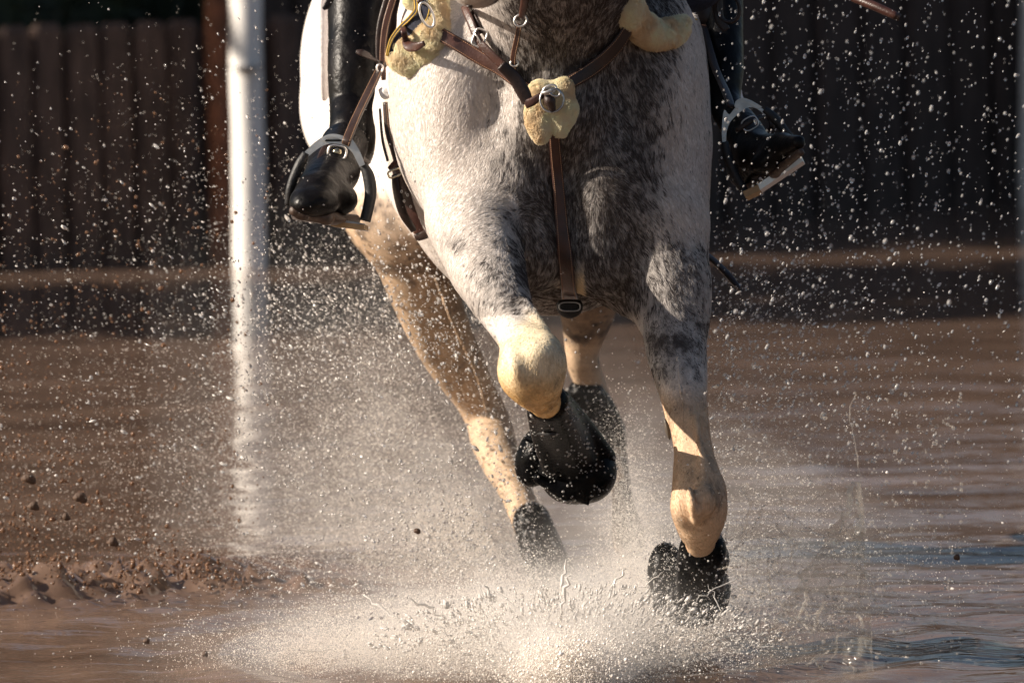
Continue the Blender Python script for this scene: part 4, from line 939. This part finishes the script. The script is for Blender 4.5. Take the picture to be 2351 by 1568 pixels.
# --- streaked drops of the fan
xs, ys, dsn, rs = [], [], [], []
fan(8500, 1250, 1440, 95, 192, 1050, 14.9, .4, .0012, .6, pw=.8)
fan(7000, 1150, 1350, 100, 168, 900, 14.9, .4, .0010, .6, pw=.7)
fan(2600, 1500, 1450, 0, 85, 700, 14.3, .4, .0013, .45, pw=.7)
blob(3500, 1200, 1450, 340, 90, 13.9, .25, .0013)
blob(3200, 830, 740, 190, 110, 14.9, .3, .0015, .45)
blob(2200, 1700, 760, 160, 130, 14.9, .4, .0014, .4)
x, y, d, q = (np.concatenate(a) for a in (xs, ys, dsn, rs)); x, y, d, q = keep_above(x, y, d, q)
P3 = cp(x, y, d); src = cp(1270, 1450, 14.2); dv = P3 - src; dv[:, 1] -= .25 * np.abs(dv[:, 0]) ; dv += .25 * R.normal(size=dv.shape)
ck = R.random(len(q)) < smooth(.28, .60, fbm(P3, 5, 3, 8.8)) + .12; P3, q, dv = P3[ck], q[ck], dv[ck]; wh = R.random(len(q)) < .5  # whitened half stands in for bright sun glints on the drops
for m_, mt_, lb_ in ((wh, M_lump, 'water drops whitened to show sun glints, flying out in a fan from the hooves'), (~wh, M_drop, 'glassy water drops flying out in a fan from the hooves')):
    drops_obj('spray_drops', P3[m_], q[m_] * (.8 if mt_ is M_lump else 1.1), dv[m_], 1 + 2.2 * R.random(m_.sum()) ** 2, mt_, lb_, 'water drops', seed=1)

# --- sparse bright drops upper right
n = 3600; x = 1640 + 720 * R.random(n); y = 1080 * R.random(n) ** .9 - 20; d = 12.6 + 3.4 * R.random(n); q = lognorm(n, .0014, .5)
k = (R.random(n) < .55 + .45 * smooth(2300, 1900, x)); x, y, d, q = keep_above(x[k], y[k], d[k], q[k])
drops_obj('sparse_drops', cp(x, y, d), q, np.stack([.5 + .3 * R.normal(size=len(x)), 1 + 0 * x, .2 * R.normal(size=len(x))], 1), 1 + 1.0 * R.random(len(x)), M_drop, 'scattered bright drops in front of the tall dark fence on the right', 'water drops', seed=2)
# --- sparse drops and mud spatter upper left
n = 520; x = -20 + 720 * R.random(n); y = 1120 * (R.random(n) ** .55); d = 13.8 + 2.0 * R.random(n); q = lognorm(n, .0015, .4); x, y, d, q = keep_above(x, y, d, q)
drops_obj('sparse_drops', cp(x, y, d), q, np.stack([-.4 + .3 * R.normal(size=len(x)), 1 + 0 * x, 0 * x], 1), 1 + 1.0 * R.random(len(x)), M_drop, 'scattered pale drops in front of the low board fence on the left', 'water drops', seed=3)
n = 1300; u = R.random(n); x = 620 * R.random(n) ** 1.5 - 20 + 120 * R.normal(size=n) * .3; y = 150 + 1050 * R.random(n) ** .6; d = 14.9 + 1.0 * R.random(n); q = lognorm(n, .0016, .5)
q[:45] = lognorm(45, .0042, .25); x, y, d, q = keep_above(x, y, d, q)
drops_obj('mud_drops', cp(x, y, d), q, R.normal(size=(len(x), 3)), 1 + .4 * R.random(len(x)), M_muddrop, 'round brown muddy drops flying above the churned water at the left edge', 'mud drops', wob=.12, seed=4)

# --- muddy churn at the left edge
n = 3600; x = 640 * R.random(n) ** 1.2 - 60; y = 1335 - 330 * R.random(n) ** 2.4 * smooth(620, 0, x) + 14 * R.normal(size=n) - 20 * np.sin(x / 55.); d = 15.25 + .3 * R.normal(size=n); q = lognorm(n, .0013, .75)
x, y, d, q = keep_above(x, y, d, q, z=-.002)
drops_obj('mud_splash', cp(x, y, d), q, R.normal(size=(len(x), 3)), 1 + .8 * R.random(len(x)), M_muddrop, 'brown muddy drops churning up at the lower left edge', 'mud splash', wob=.6, seed=5)
for i_, (cx_, cy2, rr_) in enumerate(((65, 1097, 11), (182, 1140, 11), (76, 1160, 9), (258, 1242, 9), (150, 1185, 7))):
    V1, F1 = sdf_mesh([Ee(cx_, cy2, 14.6, rr_ * 1.3, rr_, rr_, rot=20 * i_, k=.006), Ee(cx_ + rr_ * .9, cy2 + rr_ * .7, 14.6, rr_ * .8, rr_ * .7, rr_ * .7, k=.006), Ee(cx_ - rr_, cy2 + 3, 14.61, rr_ * .6, rr_ * .5, rr_ * .5, k=.006)], .002, .01)
    c_ = W(cx_, cy2, 14.6); t_ = mk('mud_clod', to_world(V1) - c_, F1, M_dirt, world=True); t_.location = tuple(c_)
    props(t_, ('dark wet mud clod highest at the left edge of the spray', 'dark wet mud clod flying right of the highest clod', 'small dark mud clod directly below the highest clod', 'lowest dark mud clod just above the brown churn', 'tiny mud clod midway between the left clods')[i_], 'mud clod', 'mud clods in the spray')
for i_, (cx_, cy2) in enumerate(((957, 1218), (336, 1470), (2196, 1278), (470, 1500))):
    V1, F1 = sdf_mesh([Ee(cx_, cy2, 13.8, 8, 6, 6, rot=20 * i_, k=.004), Ee(cx_ + 4, cy2 + 4, 13.8, 4, 4, 4, k=.004)], .0015, .01)
    c_ = W(cx_, cy2, 13.8); t_ = mk('mud_clod', to_world(V1) - c_, F1, M_dirt, world=True); t_.location = tuple(c_)
    props(t_, ('small dark clod in the pale spray left of the hind boot', 'small dark clod low at the left in front of the brown water', 'small black clod over the water at the far right', 'small dark clod near the bottom left corner of the spray')[i_], 'mud clod', 'mud clods in the spray')

# --- torn lumps and filaments of water around the strike
n = 4200; a = np.radians(20 + 140 * R.random(n)); q2 = 220 * R.random(n) ** 1.2; x = 1330 + q2 * np.cos(a) * 2.4; y = 1560 - q2 * np.sin(a); d = 13.6 + .25 * R.random(n); q = lognorm(n, .0017, .5)
x, y, d, q = keep_above(x, y, d, q); dv = cp(x, y, d) - cp(1320, 1600, 13.7)
drops_obj('splash_lumps', cp(x, y, d), q, dv + .06 * R.normal(size=dv.shape), 1.2 + 2.0 * R.random(len(x)), M_lump, 'torn lumps of white water bursting up at the bottom centre', 'splash', wob=.7, seed=6)

# --- ropes and torn ribbons of white water thrown up in arcs round the strike
mb = MB()
for i in range(150):
    th = math.radians(15 + 150 * R.random()); v0 = 60 + 230 * R.random() ** 1.5; x0 = 1320 + 170 * R.normal(); y0 = 1555 - 25 * R.random(); d0 = 13.62 + .3 * R.random()
    if 1480 < x0 < 1680 and d0 < 13.9: x0 -= 260
    t0_ = .15 + .5 * R.random(); tt = np.linspace(t0_, t0_ + .12 + .22 * R.random(), 9)
    x = x0 + v0 * 1.6 * math.cos(th) * tt + 3 * R.normal(size=9); y = y0 - v0 * math.sin(th) * tt * 1.5 + 75 * tt ** 2 + 3 * R.normal(size=9)
    rr = (.8 + 2.4 * R.random() ** 2) * (.35 + np.sin(np.linspace(.2, 3.0, 9))) * (.7 + .7 * R.random(9)) * K * d0
    v, f = tube_vf(cp(x, y, d0 + .05 * R.normal() * tt), rr, 6); mb.add(v, f)
o = mb.build('water_ribbons', M_lump); props(o, 'torn ribbons of white water arcing up at the bottom centre', 'splash', kind='stuff')

# --- thin standing sheet of clear water right of the shaded foreleg
nu, nv = 70, 110; U, Vv = np.meshgrid(np.linspace(0, 1, nu), np.linspace(0, 1, nv)); y = 1575 - 470 * Vv
xr = np.interp(y, [940, 1050, 1180, 1300, 1450, 1580], [1958, 1972, 1984, 1988, 2000, 2004]); xl = np.interp(y, [940, 1050, 1180, 1300, 1450, 1580], [1970, 1972, 1930, 1850, 1760, 1680])
x = xl + (xr - xl) * U; pts = np.stack([x / 60, y / 60, 0 * x], -1)
d = 13.75 + .06 * np.sin(U * 3) + .05 * (fbm(pts, 1.0, 3) - .5) + .012 * (fbm(pts, 4.0, 2) - .5); x = x + 8 * (fbm(pts, .8, 2, 4) - .5) * U; x = x + (1 - U) * 40 * (fbm(pts * np.array([.2, 1.6, 1]), 1.0, 3, 9) - .5)
S1 = cp(x, y, d).reshape(-1, 3); S2 = cp(x, y, d + .0025 + .004 * smooth(.93, 1, U)).reshape(-1, 3)
ii = (np.arange(nv - 1)[:, None] * nu + np.arange(nu - 1)[None]).ravel(); m_ = nu * nv
Fq = np.concatenate([np.stack([ii, ii + nu, ii + nu + 1, ii + 1], 1), np.stack([ii, ii + 1, ii + nu + 1, ii + nu], 1) + m_])
e1 = np.arange(nv - 1) * nu; e2 = e1 + nu - 1; t1 = (nv - 1) * nu + np.arange(nu - 1); t0 = np.arange(nu - 1)
Fq = np.concatenate([Fq, np.stack([e1, e1 + m_, e1 + nu + m_, e1 + nu], 1), np.stack([e2, e2 + nu, e2 + nu + m_, e2 + m_], 1), np.stack([t1, t1 + m_, t1 + 1 + m_, t1 + 1], 1), np.stack([t0, t0 + 1, t0 + 1 + m_, t0 + m_], 1)])
props(mk('water_sheet', np.concatenate([S1, S2]), Fq, M_sheet), 'thin clear sheet of water standing up right of the shaded foreleg', 'water sheet', kind='stuff')
mb = MB()
def fil(p, r=2.2):
    p = np.array(p, float); n = max(10, int(len(p) * 7)); b = catmull(p, n); b[:, :2] += 5 * (R.random((n, 2)) - .5)
    v, f = tube_vf(cp(b[:, 0], b[:, 1], b[:, 2]), r * K * 14 * (.45 + 1.1 * R.random(n)), 6); mb.add(v, f)
dd_ = 13.74
fil([(1965, 905, dd_), (1950, 950, dd_), (1960, 1010, dd_), (1972, 1080, dd_), (1984, 1180, dd_), (1988, 1290, dd_), (1998, 1420, dd_), (2004, 1560, dd_)], 1.1)
fil([(1770, 1235, dd_), (1830, 1216, dd_), (1900, 1228, dd_), (1960, 1240, dd_), (2020, 1228, dd_), (2062, 1208, dd_)], 2.8)
fil([(1700, 1120, 13.7), (1722, 1150, 13.7), (1716, 1190, 13.7), (1700, 1235, 13.7)], 3); fil([(1740, 1240, 13.7), (1775, 1260, 13.7), (1782, 1310, 13.7), (1840, 1325, 13.7), (1850, 1380, 13.7), (1830, 1420, 13.7)], 3)
fil([(1790, 1215, 13.7), (1820, 1255, 13.7), (1870, 1270, 13.7), (1930, 1290, 13.7), (1990, 1312, 13.7)], 2.4); fil([(1850, 1160, 13.7), (1900, 1120, 13.7), (1925, 1060, 13.7)], 2)
for i in range(46):
    x0 = 1640 + 350 * R.random(); y0 = 1180 + 380 * R.random(); a = R.random() * 6.28; p = [(x0, y0, 13.7)]
    for j in range(4 + int(4 * R.random())): a += 1.2 * (R.random() - .5); x0 += 17 * math.cos(a); y0 += 17 * math.sin(a); p.append((x0, y0, 13.7 + .02 * R.random()))
    fil(p, 1.2 + 1.3 * R.random())
o = mb.build('water_filaments', M_clear); props(o, 'twisted strings of water torn off beside the clear water sheet', 'water strings', kind='stuff')
n = 1100; x = 1650 + 560 * R.random(n) ** .9; y = 900 + 660 * R.random(n); d = 13.6 + .5 * R.random(n); q = lognorm(n, .0024, .5); x, y, d, q = keep_above(x, y, d, q)
drops_obj('clear_drops', cp(x, y, d), q, R.normal(size=(len(x), 3)), 1 + .6 * R.random(len(x)), M_clear, 'clear glassy drops hanging over the pale water on the right', 'water drops', wob=.2, seed=7)
# --- beads of water sitting on the wet leg boots and riding boots
bx, br, bn = [], [], []
for (Vb, Fb, nb_) in boots + [(BOOTV[0], BOOTV[1], 70)]:
    a, b, c = Vb[Fb[:, 0]], Vb[Fb[:, 1]], Vb[Fb[:, 2]]; nr = np.cross(b - a, c - a); nr /= np.linalg.norm(nr, axis=1)[:, None] + 1e-9
    ok = np.where(nr[:, 2] > .1)[0]; i = R.choice(ok, nb_); bx.append(a[i] + nr[i] * .0008); br.append(lognorm(nb_, .0017 if nb_ > 80 else .001, .4)); bn.append(nr[i])
bx = np.concatenate(bx); br = np.concatenate(br); bn = np.concatenate(bn)
drops_obj('water_beads', bx, br, R.normal(size=bx.shape), 1 + .8 * R.random(len(bx)), M_drop, 'water beads clinging to the black leg boots', 'water beads', wob=.3, seed=8)
# --- airborne mist of the spray: one closed volume of droplet-laden air
GA = [  # x, y, depth, sx, sy (layout units), sz (m), density
    (1310, 1550, 13.56, 70, 60, .06, 20.0), (1400, 1530, 13.6, 50, 36, .05, 14.0), (1240, 1500, 13.6, 60, 40, .06, 10.0), (1290, 1520, 13.75, 150, 90, .13, 6.0), (1080, 1480, 14.0, 230, 85, .22, 2.4), (1300, 1430, 14.15, 150, 70, .16, 2.2),
    (1620, 1530, 14.35, 170, 90, .14, 3.0), (860, 1530, 13.9, 230, 70, .2, 1.5), (1500, 1360, 14.75, 120, 120, .2, 1.8), (1440, 1200, 16.1, 70, 150, .15, 1.3),
    (1000, 1270, 15.9, 280, 170, .14, 1.7), (900, 930, 16.0, 280, 200, .2, .35), (1760, 1250, 14.5, 220, 240, .3, .35)]
mv, mf = [], []
corn = np.array([to_world(cp(x, y, d)) for x in (380, 2250) for y in (520, 1560) for d in (13.3, 16.5)])
lo_, hi_ = corn.min(0), corn.max(0); lo_[2] = .012; hi_[2] = W(1200, 520, 14.6)[2]
mv = [(x, y, z) for z in (lo_[2], hi_[2]) for y in (lo_[1], hi_[1]) for x in (lo_[0], hi_[0])]
mf = [(0, 2, 3, 1), (4, 5, 7, 6), (0, 1, 5, 4), (2, 6, 7, 3), (0, 4, 6, 2), (1, 3, 7, 5)]
Mv = bpy.data.materials.new('spray_air'); Mv.use_nodes = True; Mv.node_tree.nodes.clear()
ou = N(Mv, 'ShaderNodeOutputMaterial'); pv = N(Mv, 'ShaderNodeVolumePrincipled'); L(Mv, pv.outputs[0], ou.inputs['Volume'])
pv.inputs['Color'].default_value = (.988, .958, .93, 1); pv.inputs['Anisotropy'].default_value = .15
tc = N(Mv, 'ShaderNodeTexCoord'); acc = None
for (x, y, d, sx_, sy_, sz_, dn) in GA:
    mp = N(Mv, 'ShaderNodeVectorMath', operation='SUBTRACT'); L(Mv, tc.outputs['Object'], mp.inputs[0]); mp.inputs[1].default_value = tuple(W(x, y, d))
    dv_ = N(Mv, 'ShaderNodeVectorMath', operation='MULTIPLY'); L(Mv, mp.outputs[0], dv_.inputs[0]); dv_.inputs[1].default_value = (1 / (sx_ * K * d), 1 / sz_, 1 / (sy_ * K * d))
    dt = N(Mv, 'ShaderNodeVectorMath', operation='DOT_PRODUCT'); L(Mv, dv_.outputs[0], dt.inputs[0]); L(Mv, dv_.outputs[0], dt.inputs[1])
    m1 = N(Mv, 'ShaderNodeMath', operation='MULTIPLY'); L(Mv, dt.outputs['Value'], m1.inputs[0]); m1.inputs[1].default_value = -.5
    ex = N(Mv, 'ShaderNodeMath', operation='EXPONENT'); L(Mv, m1.outputs[0], ex.inputs[0])
    ma = N(Mv, 'ShaderNodeMath', operation='MULTIPLY_ADD'); L(Mv, ex.outputs[0], ma.inputs[0]); ma.inputs[1].default_value = dn
    if acc is not None: L(Mv, acc.outputs[0], ma.inputs[2])
    else: ma.inputs[2].default_value = 0
    acc = ma
nz = N(Mv, 'ShaderNodeTexNoise', Scale=11, Detail=4, Roughness=.6); L(Mv, tc.outputs['Object'], nz.inputs['Vector'])
mr = N(Mv, 'ShaderNodeMapRange'); mr.inputs[1].default_value = .36; mr.inputs[2].default_value = .68; mr.inputs[3].default_value = .15; mr.inputs[4].default_value = 1.9; L(Mv, nz.outputs[0], mr.inputs[0])
mm = N(Mv, 'ShaderNodeMath', operation='MULTIPLY'); L(Mv, acc.outputs[0], mm.inputs[0]); L(Mv, mr.outputs[0], mm.inputs[1]); L(Mv, mm.outputs[0], pv.inputs['Density'])
props(mk('spray_mist', mv, mf, Mv, world=True, smooth=False), 'soft pale mist of spray hanging around the hooves', 'mist', kind='stuff')
